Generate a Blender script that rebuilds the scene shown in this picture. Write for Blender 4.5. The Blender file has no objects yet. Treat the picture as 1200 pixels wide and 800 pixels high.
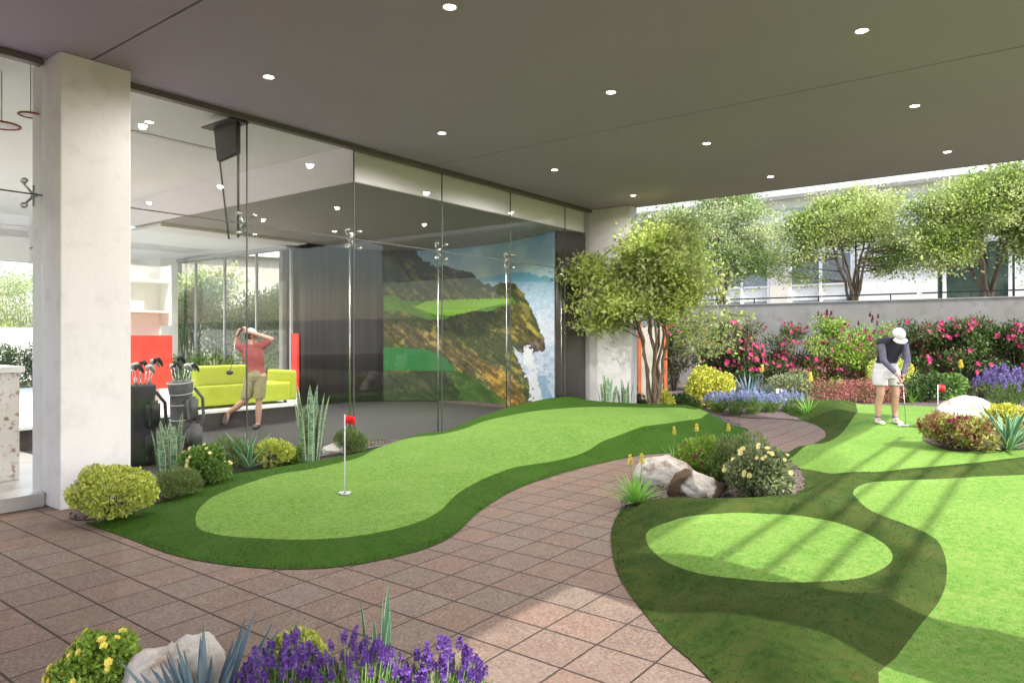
import bpy, bmesh, math, random
import numpy as np
from mathutils import Vector, Matrix, noise, geometry
C = bpy.context.scene.collection
R = math.radians
FX, FY = .7944, .6074            # view direction on the ground (u along the glass, v into the building)
EYE = 1.6

def at(px, py, z=0.):
    """ground position of a traced point at height z"""
    d = (EYE - z) * 830. / (py - 395.); r = (px - 600.) / 830.
    return (d * (FX + r * FY), d * (FY - r * FX))
def atd(px, depth):
    r = (px - 600.) / 830.
    return (depth * (FX + r * FY), depth * (FY - r * FX))

# ------------------------------------------------------------------ materials
def new_mat(name):
    m = bpy.data.materials.new(name); m.use_nodes = True
    nt = m.node_tree; nt.nodes.clear()
    out = nt.nodes.new('ShaderNodeOutputMaterial')
    return m, nt, out
def N(nt, t, **kw):
    n = nt.nodes.new(t)
    for k, v in kw.items():
        if k in n.inputs: n.inputs[k].default_value = v
        else: setattr(n, k, v)
    return n
def col(c): return (c[0], c[1], c[2], 1.)
def mixc(nt, fac, a, b, mode='MIX'):
    m = nt.nodes.new('ShaderNodeMix'); m.data_type = 'RGBA'; m.blend_type = mode
    for s, v in ((0, fac), (6, a), (7, b)):
        if hasattr(v, 'links') or isinstance(v, bpy.types.NodeSocket): nt.links.new(v, m.inputs[s])
        else: m.inputs[s].default_value = v if s == 0 else col(v)
    return m.outputs[2]
def ramp(nt, fac, a, b, lo=0., hi=1.):
    m = N(nt, 'ShaderNodeMapRange'); m.inputs[1].default_value = a; m.inputs[2].default_value = b
    m.inputs[3].default_value = lo; m.inputs[4].default_value = hi
    nt.links.new(fac, m.inputs[0]); return m.outputs[0]
def geo_noise(nt, scale, detail=4., rough=.55, dist=0., stretch=None):
    g = nt.nodes.new('ShaderNodeNewGeometry'); n = N(nt, 'ShaderNodeTexNoise', Scale=scale, Detail=detail, Roughness=rough, Distortion=dist)
    if stretch:
        mp = nt.nodes.new('ShaderNodeMapping'); mp.inputs['Scale'].default_value = stretch
        nt.links.new(g.outputs['Position'], mp.inputs[0]); nt.links.new(mp.outputs[0], n.inputs['Vector'])
    else: nt.links.new(g.outputs['Position'], n.inputs['Vector'])
    return n.outputs[0]
def pbr(name, c1, c2=None, scale=3., rough=.6, metal=0., bump=0., bscale=40., c3=None, c3scale=30., stretch=None, coat=0., spec=.5):
    m, nt, out = new_mat(name)
    p = N(nt, 'ShaderNodeBsdfPrincipled', Roughness=rough, Metallic=metal)
    p.inputs['Coat Weight'].default_value = coat; p.inputs['Specular IOR Level'].default_value = spec
    if c2 is None: p.inputs['Base Color'].default_value = col(c1)
    else:
        f = ramp(nt, geo_noise(nt, scale, 5., .6, 0., stretch), .35, .65)
        c = mixc(nt, f, c1, c2)
        if c3: c = mixc(nt, ramp(nt, geo_noise(nt, c3scale, 4.), .53, .66), c, c3)
        nt.links.new(c, p.inputs['Base Color'])
    if bump:
        b = N(nt, 'ShaderNodeBump', Strength=bump, Distance=.02)
        nt.links.new(geo_noise(nt, bscale, 4.), b.inputs['Height']); nt.links.new(b.outputs[0], p.inputs['Normal'])
    nt.links.new(p.outputs[0], out.inputs[0]); return m
def leafmat(name, c1, c2, trans=.35, rough=.5, c3=None, nscale=1.6):
    m, nt, out = new_mat(name)
    g = nt.nodes.new('ShaderNodeNewGeometry')
    c = mixc(nt, g.outputs['Random Per Island'], c1, c2)
    if c3:
        f = ramp(nt, geo_noise(nt, nscale, 2.), .42, .62); c = mixc(nt, f, c, c3)
    p = N(nt, 'ShaderNodeBsdfPrincipled', Roughness=rough); p.inputs['Specular IOR Level'].default_value = .35
    t = N(nt, 'ShaderNodeBsdfTranslucent'); mx = N(nt, 'ShaderNodeMixShader'); mx.inputs[0].default_value = trans
    nt.links.new(c, p.inputs['Base Color']); nt.links.new(c, t.inputs['Color'])
    nt.links.new(p.outputs[0], mx.inputs[1]); nt.links.new(t.outputs[0], mx.inputs[2]); nt.links.new(mx.outputs[0], out.inputs[0])
    return m
def emis(name, c, s):
    m, nt, out = new_mat(name); e = N(nt, 'ShaderNodeEmission', Strength=s); e.inputs[0].default_value = col(c)
    nt.links.new(e.outputs[0], out.inputs[0]); return m
def glassmat(name, tint=(.96, .97, .965), refl=1.):
    m, nt, out = new_mat(name)
    t = N(nt, 'ShaderNodeBsdfTransparent'); t.inputs[0].default_value = col(tint)
    g = N(nt, 'ShaderNodeBsdfGlossy', Roughness=.0); gm = nt.nodes.new('ShaderNodeNewGeometry'); dt = nt.nodes.new('ShaderNodeVectorMath'); dt.operation = 'DOT_PRODUCT'; nt.links.new(gm.outputs['Incoming'], dt.inputs[0]); nt.links.new(gm.outputs['Normal'], dt.inputs[1])
    ab = N(nt, 'ShaderNodeMath', operation='ABSOLUTE'); nt.links.new(dt.outputs['Value'], ab.inputs[0]); om = N(nt, 'ShaderNodeMath', operation='SUBTRACT'); om.inputs[0].default_value = 1.; nt.links.new(ab.outputs[0], om.inputs[1])
    pw = N(nt, 'ShaderNodeMath', operation='POWER'); pw.inputs[1].default_value = 5.; nt.links.new(om.outputs[0], pw.inputs[0]); f = N(nt, 'ShaderNodeMath', operation='MULTIPLY_ADD'); f.inputs[1].default_value = .9; f.inputs[2].default_value = .025; nt.links.new(pw.outputs[0], f.inputs[0])
    mx = N(nt, 'ShaderNodeMixShader'); mm = N(nt, 'ShaderNodeMath', operation='MULTIPLY'); mm.inputs[1].default_value = refl
    nt.links.new(f.outputs[0], mm.inputs[0]); nt.links.new(mm.outputs[0], mx.inputs[0])
    nt.links.new(t.outputs[0], mx.inputs[1]); nt.links.new(g.outputs[0], mx.inputs[2]); nt.links.new(mx.outputs[0], out.inputs[0])
    return m

def tile_mat():
    m, nt, out = new_mat('terracotta_tiles')
    g = nt.nodes.new('ShaderNodeNewGeometry'); sep = nt.nodes.new('ShaderNodeSeparateXYZ'); nt.links.new(g.outputs['Position'], sep.inputs[0])
    T = .3333
    def mth(op, a, b=None):
        n = N(nt, 'ShaderNodeMath', operation=op)
        for i, v in enumerate((a, b)):
            if v is None: continue
            if isinstance(v, bpy.types.NodeSocket): nt.links.new(v, n.inputs[i])
            else: n.inputs[i].default_value = v
        return n.outputs[0]
    xs = mth('DIVIDE', mth('SUBTRACT', sep.outputs[0], 2.867), T); ys = mth('DIVIDE', mth('SUBTRACT', sep.outputs[1], 3.225), T)
    fx = mth('FRACT', xs); fy = mth('FRACT', ys)
    dx = mth('SUBTRACT', .5, mth('ABSOLUTE', mth('SUBTRACT', fx, .5)))   # distance to joint in tiles
    dy = mth('SUBTRACT', .5, mth('ABSOLUTE', mth('SUBTRACT', fy, .5)))
    jx = ramp(nt, dx, .013, .026); jy = ramp(nt, dy, .010, .020)
    j = mth('MULTIPLY', jx, jy)
    cmb = nt.nodes.new('ShaderNodeCombineXYZ'); nt.links.new(mth('FLOOR', xs), cmb.inputs[0]); nt.links.new(mth('FLOOR', ys), cmb.inputs[1])
    wn = N(nt, 'ShaderNodeTexWhiteNoise', noise_dimensions='3D'); nt.links.new(cmb.outputs[0], wn.inputs['Vector'])
    # blotches shifted per tile so they stop at the joints
    sh = nt.nodes.new('ShaderNodeVectorMath'); sh.operation = 'MULTIPLY_ADD'; sh.inputs[1].default_value = (7, 7, 7)
    nt.links.new(wn.outputs[1], sh.inputs[0]); nt.links.new(g.outputs['Position'], sh.inputs[2])
    n1 = N(nt, 'ShaderNodeTexNoise', Scale=7., Detail=6., Roughness=.7, Distortion=.6); nt.links.new(sh.outputs[0], n1.inputs['Vector'])
    n2 = N(nt, 'ShaderNodeTexNoise', Scale=55., Detail=5., Roughness=.8); nt.links.new(g.outputs['Position'], n2.inputs['Vector'])
    c = mixc(nt, ramp(nt, n1.outputs[0], .36, .68), (.122, .074, .054), (.25, .190, .145))
    c = mixc(nt, ramp(nt, n1.outputs[0], .60, .74), c, (.235, .115, .07))
    c = mixc(nt, ramp(nt, wn.outputs[0], 0, 1, 0., .75), c, (.135, .098, .082))
    wn2 = N(nt, 'ShaderNodeTexWhiteNoise', noise_dimensions='3D'); sh2 = nt.nodes.new('ShaderNodeVectorMath'); sh2.inputs[1].default_value = (3.3, 9.1, 2.2); nt.links.new(cmb.outputs[0], sh2.inputs[0]); nt.links.new(sh2.outputs[0], wn2.inputs['Vector'])
    c = mixc(nt, ramp(nt, wn2.outputs[0], .55, 1., 0., .6), c, (.23, .135, .10)); c = mixc(nt, ramp(nt, wn2.outputs[0], .45, 0., 0., .5), c, (.20, .175, .15))
    n3 = N(nt, 'ShaderNodeTexNoise', Scale=16., Detail=5., Roughness=.75, Distortion=1.); nt.links.new(sh.outputs[0], n3.inputs['Vector'])
    c = mixc(nt, ramp(nt, n3.outputs[0], .47, .62, 0, .55), c, (.10, .06, .048)); c = mixc(nt, ramp(nt, n3.outputs[0], .44, .34, 0, .5), c, (.28, .225, .18))
    c = mixc(nt, ramp(nt, n2.outputs[0], .48, .66, 0, .7), c, (.33, .25, .21))
    c = mixc(nt, ramp(nt, n2.outputs[0], .34, .48, .75, 0), c, (.065, .038, .028))
    big = geo_noise(nt, .8, 3.); c = mixc(nt, ramp(nt, big, .35, .7, 0, .35), c, (.18, .12, .10))
    c = mixc(nt, j, (.035, .024, .020), c)
    p = N(nt, 'ShaderNodeBsdfPrincipled'); p.inputs['Specular IOR Level'].default_value = .22; nt.links.new(ramp(nt, n1.outputs[0], .3, .7, .6, .85), p.inputs['Roughness'])
    nt.links.new(c, p.inputs['Base Color'])
    h = mth('ADD', mth('MULTIPLY', j, 1.), mth('MULTIPLY', n2.outputs[0], .12))
    b = N(nt, 'ShaderNodeBump', Strength=.6, Distance=.006); nt.links.new(h, b.inputs['Height']); nt.links.new(b.outputs[0], p.inputs['Normal'])
    nt.links.new(p.outputs[0], out.inputs[0]); return m
def turf_mat(name, a, b, c_, s1=1.2):
    m, nt, out = new_mat(name)
    f = ramp(nt, geo_noise(nt, s1, 6., .75, .8), .42, .60)
    g = ramp(nt, geo_noise(nt, 22., 5., .8), .40, .66)
    h = ramp(nt, geo_noise(nt, 160., 3., .7), .3, .7)
    cc = mixc(nt, f, a, b); cc = mixc(nt, g, cc, c_)
    dk = tuple(x * .70 for x in a); cc = mixc(nt, ramp(nt, h, 0, 1, .5, 0), cc, dk)
    p = N(nt, 'ShaderNodeBsdfPrincipled', Roughness=.85); p.inputs['Specular IOR Level'].default_value = .05
    nt.links.new(cc, p.inputs['Base Color'])
    b_ = N(nt, 'ShaderNodeBump', Strength=.45, Distance=.008)
    nt.links.new(geo_noise(nt, 130., 4., .8), b_.inputs['Height']); nt.links.new(b_.outputs[0], p.inputs['Normal'])
    nt.links.new(p.outputs[0], out.inputs[0]); return m

M = {}
M['tile'] = tile_mat()
M['green'] = turf_mat('putting_turf', (.090, .222, .030), (.135, .270, .046), (.24, .32, .095))
M['fringe'] = turf_mat('fringe_turf', (.022, .072, .007), (.040, .105, .012), (.062, .105, .018))
M['fringe_dry'] = turf_mat('dry_fringe_turf', (.024, .050, .010), (.078, .082, .022), (.048, .088, .016), 3.)
M['mulch'] = pbr('bark_mulch', (.05, .032, .028), (.12, .08, .072), 30., .9, bump=1., bscale=60., c3=(.22, .17, .17), c3scale=55.)
M['concrete'] = pbr('fair_concrete', (.74, .715, .735), (.775, .75, .77), 1.6, .75, bump=.12, bscale=14., c3=(.70, .675, .69), c3scale=5., stretch=(3, 3, .5))
M['wallconc'] = pbr('garden_wall_concrete', (.27, .25, .215), (.32, .30, .265), 1.2, .85, bump=.2, bscale=20., c3=(.25, .23, .20), c3scale=3.)
M['ceiling'] = pbr('taupe_plaster', (.37, .298, .43), (.39, .316, .45), .6, .8, bump=.03, bscale=80.)
M['white'] = pbr('white_paint', (.80, .795, .78), (.76, .755, .74), 1., .6)
M['inceil'] = pbr('interior_plaster', (.70, .69, .68), (.66, .65, .64), .7, .7)
M['render'] = pbr('white_render', (.80, .79, .77), (.74, .73, .70), .8, .8, bump=.1)
M['cream'] = pbr('cream_stone', (.66, .60, .52), (.72, .67, .60), 2., .8)
M['darkbronze'] = pbr('dark_bronze', (.055, .045, .042), (.075, .062, .058), 4., .45, metal=.3)
M['header'] = pbr('bronze_header', (.12, .10, .092), (.14, .12, .11), 3., .5, metal=.2)
M['steel'] = pbr('brushed_steel', (.55, .55, .54), rough=.25, metal=1.)
M['alu'] = pbr('grey_aluminium', (.42, .42, .42), (.48, .48, .48), 3., .4, metal=.6)
M['black'] = pbr('black_metal', (.02, .02, .022), rough=.4, metal=.3)
M['curtain'] = pbr('charcoal_cloth', (.035, .032, .033), (.052, .048, .05), 1., .9, stretch=(14, 14, .2))
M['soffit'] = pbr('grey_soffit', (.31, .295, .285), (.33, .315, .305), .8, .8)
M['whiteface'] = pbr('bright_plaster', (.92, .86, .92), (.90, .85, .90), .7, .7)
M['dfloor'] = pbr('charcoal_carpet', (.030, .027, .029), (.042, .038, .04), 20., .9, bump=.3, bscale=200.)
M['lfloor'] = pbr('pale_floor', (.42, .41, .40), (.5, .49, .47), 2., .35)
M['riser'] = pbr('brown_riser', (.045, .036, .036), (.055, .045, .045), 3., .6)
M['lime'] = pbr('lime_upholstery', (.34, .40, .03), (.39, .44, .04), 3., .85, bump=.15, bscale=120.)
M['red'] = pbr('red_lacquer', (.55, .03, .02), (.62, .05, .03), 2., .4)
M['orange'] = pbr('weathered_orange_steel', (.36, .085, .02), (.26, .06, .018), 3., .8)
M['flagred'] = pbr('red_flag_cloth', (.80, .012, .015), rough=.7)
M['terrazzo'] = pbr('terrazzo', (.55, .50, .47), (.66, .62, .59), 2., .5, c3=(.28, .16, .12), c3scale=14., bump=.1, bscale=20.)
M['rock'] = pbr('pale_limestone', (.42, .385, .35), (.56, .53, .49), 5., .9, bump=1., bscale=14., c3=(.28, .21, .15), c3scale=6.)
M['rockdark'] = pbr('weathered_limestone', (.42, .38, .34), (.55, .52, .48), 4., .9, bump=1., bscale=14., c3=(.085, .052, .028), c3scale=3.0)
for _n in M['rockdark'].node_tree.nodes:
    if _n.type == 'MAP_RANGE' and abs(_n.inputs[1].default_value - .53) < .01: _n.inputs[1].default_value = .46; _n.inputs[2].default_value = .54
M['rockgrey'] = pbr('grey_rock', (.40, .37, .35), (.52, .49, .47), 6., .9, bump=.8, bscale=18.)
M['bark'] = pbr('bark', (.10, .07, .045), (.19, .145, .095), 12., .9, bump=.8, bscale=30., stretch=(1, 1, .25))
M['stem'] = pbr('green_stem', (.09, .16, .04), (.14, .22, .06), 10., .7)
M['twig'] = pbr('brown_twig', (.10, .07, .045), rough=.9)
M['lamp'] = emis('lamp_lens', (1., .97, .92), 14.)
M['glass'] = glassmat('clear_glass')
M['joint'] = pbr('silicone_joint', (.07, .07, .07), rough=.5)
M['skin'] = pbr('skin', (.52, .30, .21), (.56, .33, .24), 8., .55)
M['navy'] = pbr('navy_vest', (.018, .018, .04), (.03, .03, .055), 14., .85, bump=.3, bscale=60.)
M['lilac'] = pbr('lilac_sleeve', (.10, .095, .16), (.15, .145, .22), 14., .8, bump=.3, bscale=60.)
M['whitecloth'] = pbr('white_cloth', (.76, .73, .80), (.68, .655, .72), 12., .85, bump=.4, bscale=40.)
M['shoe'] = pbr('white_shoe', (.72, .72, .72), rough=.5)
M['darkshoe'] = pbr('dark_shoe', (.08, .05, .05), rough=.6)
M['redshirt'] = pbr('red_polo', (.33, .075, .075), (.38, .10, .09), 10., .85, bump=.3, bscale=50.)
M['khaki'] = pbr('khaki_shorts', (.27, .24, .12), (.33, .29, .16), 10., .85, bump=.3, bscale=50.)
M['hair'] = pbr('dark_hair', (.05, .035, .025), rough=.8)
M['bagdark'] = pbr('black_nylon', (.008, .008, .011), (.014, .013, .017), 12., .7, bump=.4, bscale=30.)
M['baggrey'] = pbr('grey_nylon', (.08, .08, .088), (.11, .11, .118), 12., .7, bump=.4, bscale=40.)
M['bagwhite'] = pbr('white_piping', (.6, .6, .6), rough=.6)
M['winglass'] = pbr('window_glass', (.13, .15, .17), (.30, .32, .35), .5, .08, spec=.8)
M['darkglass'] = pbr('green_dark_glass', (.04, .065, .055), (.09, .13, .10), .7, .06, spec=.8)
M['roofred'] = pbr('orange_roof', (.55, .14, .06), (.62, .2, .09), 2., .8)
M['asphalt'] = pbr('outer_paving', (.28, .27, .25), (.33, .32, .30), 2., .9)
M['lawn'] = pbr('outer_ground', (.10, .13, .05), (.14, .12, .07), 1., .95)

# foliage
M['lf_bright'] = leafmat('yellow_green_leaf', (.20, .32, .03), (.50, .54, .07), .3, c3=(.70, .72, .20), nscale=30.)
M['lf_yellow'] = leafmat('yellow_variegated_leaf', (.30, .36, .03), (.70, .66, .12), .3)
M['lf_mid'] = leafmat('mid_green_leaf', (.07, .16, .03), (.20, .33, .065), .3)
M['lf_dark'] = leafmat('dark_green_leaf', (.025, .06, .012), (.07, .13, .03), .25)
M['lf_juniper'] = leafmat('juniper_needle', (.10, .15, .045), (.22, .29, .09), .2)
M['lf_olive'] = leafmat('olive_leaf', (.14, .18, .08), (.26, .30, .14), .25)
M['lf_tree'] = leafmat('tree_leaf', (.30, .42, .07), (.64, .70, .24), .45, c3=(.47, .52, .22), nscale=1.1)
M['lf_tree2'] = leafmat('pale_tree_leaf', (.16, .26, .045), (.42, .50, .12), .45, c3=(.55, .60, .26), nscale=.8)
M['lf_tree3'] = leafmat('far_tree_leaf', (.12, .22, .045), (.32, .43, .13), .4, c3=(.50, .56, .30), nscale=.8)
M['lf_hedge'] = leafmat('hedge_leaf', (.03, .065, .015), (.09, .15, .03), .3, c3=(.13, .13, .05), nscale=1.5)
M['lf_lime'] = leafmat('lime_leaf', (.14, .25, .03), (.34, .48, .08), .35)
M['lf_redbrown'] = leafmat('red_tinged_leaf', (.10, .13, .03), (.22, .07, .06), .25, c3=(.30, .11, .10), nscale=4.)
M['lf_heather'] = leafmat('pink_groundcover', (.10, .14, .03), (.36, .13, .11), .2, c3=(.42, .16, .14), nscale=3.)
M['lf_bronze'] = leafmat('lime_bronze_leaf', (.20, .26, .06), (.48, .50, .14), .3, c3=(.34, .16, .09), nscale=7.)
M['bl_green'] = leafmat('aloe_leaf', (.16, .40, .06), (.30, .56, .10), .3, .4)
M['bl_agave'] = leafmat('agave_leaf', (.06, .20, .11), (.14, .30, .17), .15, .4)
M['bl_margin'] = leafmat('pale_margin', (.55, .62, .36), (.68, .72, .46), .2, .5)
M['bl_blue'] = leafmat('blue_agave_leaf', (.075, .125, .16), (.16, .23, .27), .1, .5)
def sans_mat():
    m, nt, out = new_mat('banded_sansevieria_leaf')
    g = nt.nodes.new('ShaderNodeNewGeometry'); n = N(nt, 'ShaderNodeTexNoise', Scale=1., Detail=4., Distortion=.3)
    mp = nt.nodes.new('ShaderNodeMapping'); mp.inputs['Scale'].default_value = (14, 14, 55)
    nt.links.new(g.outputs['Position'], mp.inputs[0]); nt.links.new(mp.outputs[0], n.inputs['Vector'])
    c = mixc(nt, ramp(nt, n.outputs[0], .42, .6), (.07, .17, .10), (.30, .42, .28))
    p = N(nt, 'ShaderNodeBsdfPrincipled', Roughness=.45); nt.links.new(c, p.inputs['Base Color']); nt.links.new(p.outputs[0], out.inputs[0]); return m
M['bl_sans'] = sans_mat()
M['fl_yellow'] = leafmat('yellow_petal', (.82, .66, .06), (.86, .78, .20), .3)
M['fl_pale'] = leafmat('pale_yellow_petal', (.80, .68, .22), (.85, .80, .45), .3)
M['fl_pink'] = leafmat('pink_petal', (.34, .012, .09), (.50, .05, .17), .35)
M['fl_maroon'] = leafmat('maroon_bud', (.12, .015, .03), (.24, .03, .07), .2)
M['fl_purple'] = leafmat('purple_petal', (.085, .03, .25), (.23, .11, .42), .3)
M['fl_blue'] = leafmat('blue_petal', (.26, .31, .50), (.42, .47, .66), .3)
M['fl_lav'] = leafmat('lavender_petal', (.17, .13, .34), (.29, .23, .48), .3)

# ------------------------------------------------------------------ object helpers
def props(o, label=None, cat=None, group=None, kind=None):
    if label: o['label'] = label
    if cat: o['category'] = cat
    if group: o['group'] = group
    if kind: o['kind'] = kind
    return o
def thing(name, label, cat, loc=(0, 0, 0), rz=0., group=None):
    o = bpy.data.objects.new(name, None); C.objects.link(o); o.location = loc; o.rotation_euler = (0, 0, rz)
    o.empty_display_size = .1
    return props(o, label, cat, group)
def link(name, me, mats, parent=None, loc=None):
    o = bpy.data.objects.new(name, me); C.objects.link(o)
    if not isinstance(mats, (list, tuple)): mats = [mats]
    if not me.materials:
        for m in mats: me.materials.append(m)
    if parent: o.parent = parent
    if loc: o.location = loc
    return o
def mesh_np(name, V, F, mats, parent=None, smooth=False, mi=None, loc=None):
    """F: (n,3) or (n,4) array, or a list of such arrays"""
    me = bpy.data.meshes.new(name)
    Fs = F if isinstance(F, list) else [F]
    V = np.asarray(V, dtype=np.float32)
    loops = np.concatenate([f.ravel() for f in Fs]).astype(np.int32)
    tot = np.concatenate([np.full(len(f), f.shape[1], np.int32) for f in Fs])
    st = np.concatenate([[0], np.cumsum(tot)[:-1]]).astype(np.int32)
    me.vertices.add(len(V)); me.vertices.foreach_set('co', V.ravel())
    me.loops.add(len(loops)); me.loops.foreach_set('vertex_index', loops)
    me.polygons.add(len(tot)); me.polygons.foreach_set('loop_start', st)
    if mi is not None: me.polygons.foreach_set('material_index', np.asarray(mi, np.int32))
    me.update(calc_edges=True); me.validate()
    if smooth: me.polygons.foreach_set('use_smooth', np.ones(len(tot), bool))
    return link(name, me, mats, parent, loc)
def bm_obj(name, bm, mats, parent=None, smooth=False, bevel=0., loc=None):
    if bevel:
        bmesh.ops.bevel(bm, geom=bm.edges[:], offset=bevel, segments=2, profile=.6, affect='EDGES', clamp_overlap=True)
    me = bpy.data.meshes.new(name); bm.to_mesh(me); bm.free()
    if smooth: me.polygons.foreach_set('use_smooth', [True] * len(me.polygons))
    return link(name, me, mats, parent, loc)
def bx(bm, x0, x1, y0, y1, z0, z1):
    v = [bm.verts.new((x, y, z)) for z in (z0, z1) for y in (y0, y1) for x in (x0, x1)]
    for f in ((0, 2, 3, 1), (4, 5, 7, 6), (0, 1, 5, 4), (1, 3, 7, 5), (3, 2, 6, 7), (2, 0, 4, 6)): bm.faces.new([v[i] for i in f])
def box(name, x0, x1, y0, y1, z0, z1, mat, parent=None, bevel=.004):
    bm = bmesh.new(); bx(bm, x0, x1, y0, y1, z0, z1); return bm_obj(name, bm, mat, parent, bevel=bevel)
def tube_np(pts, rad, seg=8):
    """swept tube with end caps as numpy arrays"""
    pts = [Vector(p) for p in pts]; n = len(pts); V = []; F = []
    if not hasattr(rad, '__len__'): rad = [rad] * n
    up = Vector((0, 0, 1))
    prev = None
    for i, p in enumerate(pts):
        t = (pts[min(i + 1, n - 1)] - pts[max(i - 1, 0)]).normalized()
        a = t.cross(up if abs(t.z) < .95 else Vector((1, 0, 0))).normalized() if prev is None else (prev - t * prev.dot(t)).normalized()
        prev = a; b = t.cross(a)
        for k in range(seg):
            th = 2 * math.pi * k / seg; V.append(p + (a * math.cos(th) + b * math.sin(th)) * rad[i])
    for i in range(n - 1):
        for k in range(seg):
            k2 = (k + 1) % seg; F.append((i * seg + k, i * seg + k2, (i + 1) * seg + k2, (i + 1) * seg + k))
    c0 = len(V); V += [pts[0], pts[-1]]
    T = []
    for k in range(seg):
        k2 = (k + 1) % seg; T.append((c0, k2, k)); T.append((c0 + 1, (n - 1) * seg + k, (n - 1) * seg + k2))
    return np.array([tuple(v) for v in V]), np.array(F), np.array(T)
def tubes(name, paths, mat, parent=None, seg=8, loc=None):
    Vs, Q, T, o = [], [], [], 0
    for pts, rad in paths:
        v, f, t = tube_np(pts, rad, seg); Vs.append(v); Q.append(f + o); T.append(t + o); o += len(v)
    return mesh_np(name, np.concatenate(Vs), [np.concatenate(Q), np.concatenate(T)], mat, parent, True, loc=loc)
def lathe(name, prof, mat, parent=None, seg=24, loc=None, smooth=True):
    V, F = [], []
    for r, z in prof:
        for k in range(seg):
            a = 2 * math.pi * k / seg; V.append((r * math.cos(a), r * math.sin(a), z))
    for i in range(len(prof) - 1):
        for k in range(seg):
            k2 = (k + 1) % seg; F.append((i * seg + k, i * seg + k2, (i + 1) * seg + k2, (i + 1) * seg + k))
    return mesh_np(name, V, np.array(F), mat, parent, smooth, loc=loc)
def copy_tree(o, loc=None, rz=None, label=None, parent=None, scale=None):
    c = o.copy(); C.objects.link(c)
    if parent: c.parent = parent
    if loc is not None: c.location = loc
    if rz is not None: c.rotation_euler = (0, 0, rz)
    if scale is not None: c.scale = (scale,) * 3
    if label: c['label'] = label
    for ch in list(o.children): copy_tree(ch, parent=c)
    return c

# ------------------------------------------------------------------ terrain
def seg_dist(P, poly, closed=True, chunk=20000):
    A = np.asarray(poly, float); B = np.roll(A, -1, 0) if closed else A[1:]
    if not closed: A = A[:-1]
    D = B - A; L2 = (D ** 2).sum(1) + 1e-12; out = np.empty(len(P))
    for i in range(0, len(P), chunk):
        p = P[i:i + chunk, None, :] - A[None]
        t = np.clip((p * D).sum(2) / L2, 0, 1)
        out[i:i + chunk] = np.sqrt((((p - t[..., None] * D) ** 2).sum(2)).min(1))
    return out
def inside(P, poly):
    poly = np.asarray(poly); x, y = P[:, 0], P[:, 1]; r = np.zeros(len(P), bool); j = len(poly) - 1
    for i in range(len(poly)):
        xi, yi = poly[i]; xj, yj = poly[j]
        if yi != yj:
            c = ((yi > y) != (yj > y)) & (x < (xj - xi) * (y - yi) / (yj - yi) + xi); r ^= c
        j = i
    return r
def smooth_poly(pts, step=.06, closed=True):
    """Catmull-Rom through the points, resampled"""
    P = np.asarray(pts, float); n = len(P); out = []
    for i in range(n if closed else n - 1):
        p0, p1, p2, p3 = (P[(i - 1) % n], P[i], P[(i + 1) % n], P[(i + 2) % n]) if closed else (P[max(i - 1, 0)], P[i], P[i + 1], P[min(i + 2, n - 1)])
        L = np.linalg.norm(p2 - p1); k = max(1, int(L / step))
        d1, d2 = (p2 - p0), (p3 - p1)
        # limit tangents so long segments beside short ones do not overshoot
        d1 = d1 / (np.linalg.norm(d1) + 1e-9) * L; d2 = d2 / (np.linalg.norm(d2) + 1e-9) * L
        for s in range(k):
            t = s / k; t2, t3 = t * t, t ** 3
            out.append((2 * t3 - 3 * t2 + 1) * p1 + (t3 - 2 * t2 + t) * d1 + (-2 * t3 + 3 * t2) * p2 + (t3 - t2) * d2)
    if not closed: out.append(P[-1])
    return np.array(out)
def sstep(x): x = np.clip(x, 0, 1); return x * x * (3 - 2 * x)
def grass_blades(P, Z, h, w, rng, lean=.5):
    n = len(P); a = rng.uniform(0, 2 * np.pi, n); hh = h * rng.uniform(.6, 1.3, n)
    dx, dy = np.cos(a) * w / 2, np.sin(a) * w / 2
    la = rng.uniform(0, 2 * np.pi, n); ll = rng.uniform(0, lean, n) * hh
    V = np.empty((n, 3, 3)); V[:, 0] = np.c_[P[:, 0] - dx, P[:, 1] - dy, Z - .002]; V[:, 1] = np.c_[P[:, 0] + dx, P[:, 1] + dy, Z - .002]
    V[:, 2] = np.c_[P[:, 0] + np.cos(la) * ll, P[:, 1] + np.sin(la) * ll, Z + hh]
    return V.reshape(-1, 3)
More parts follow.
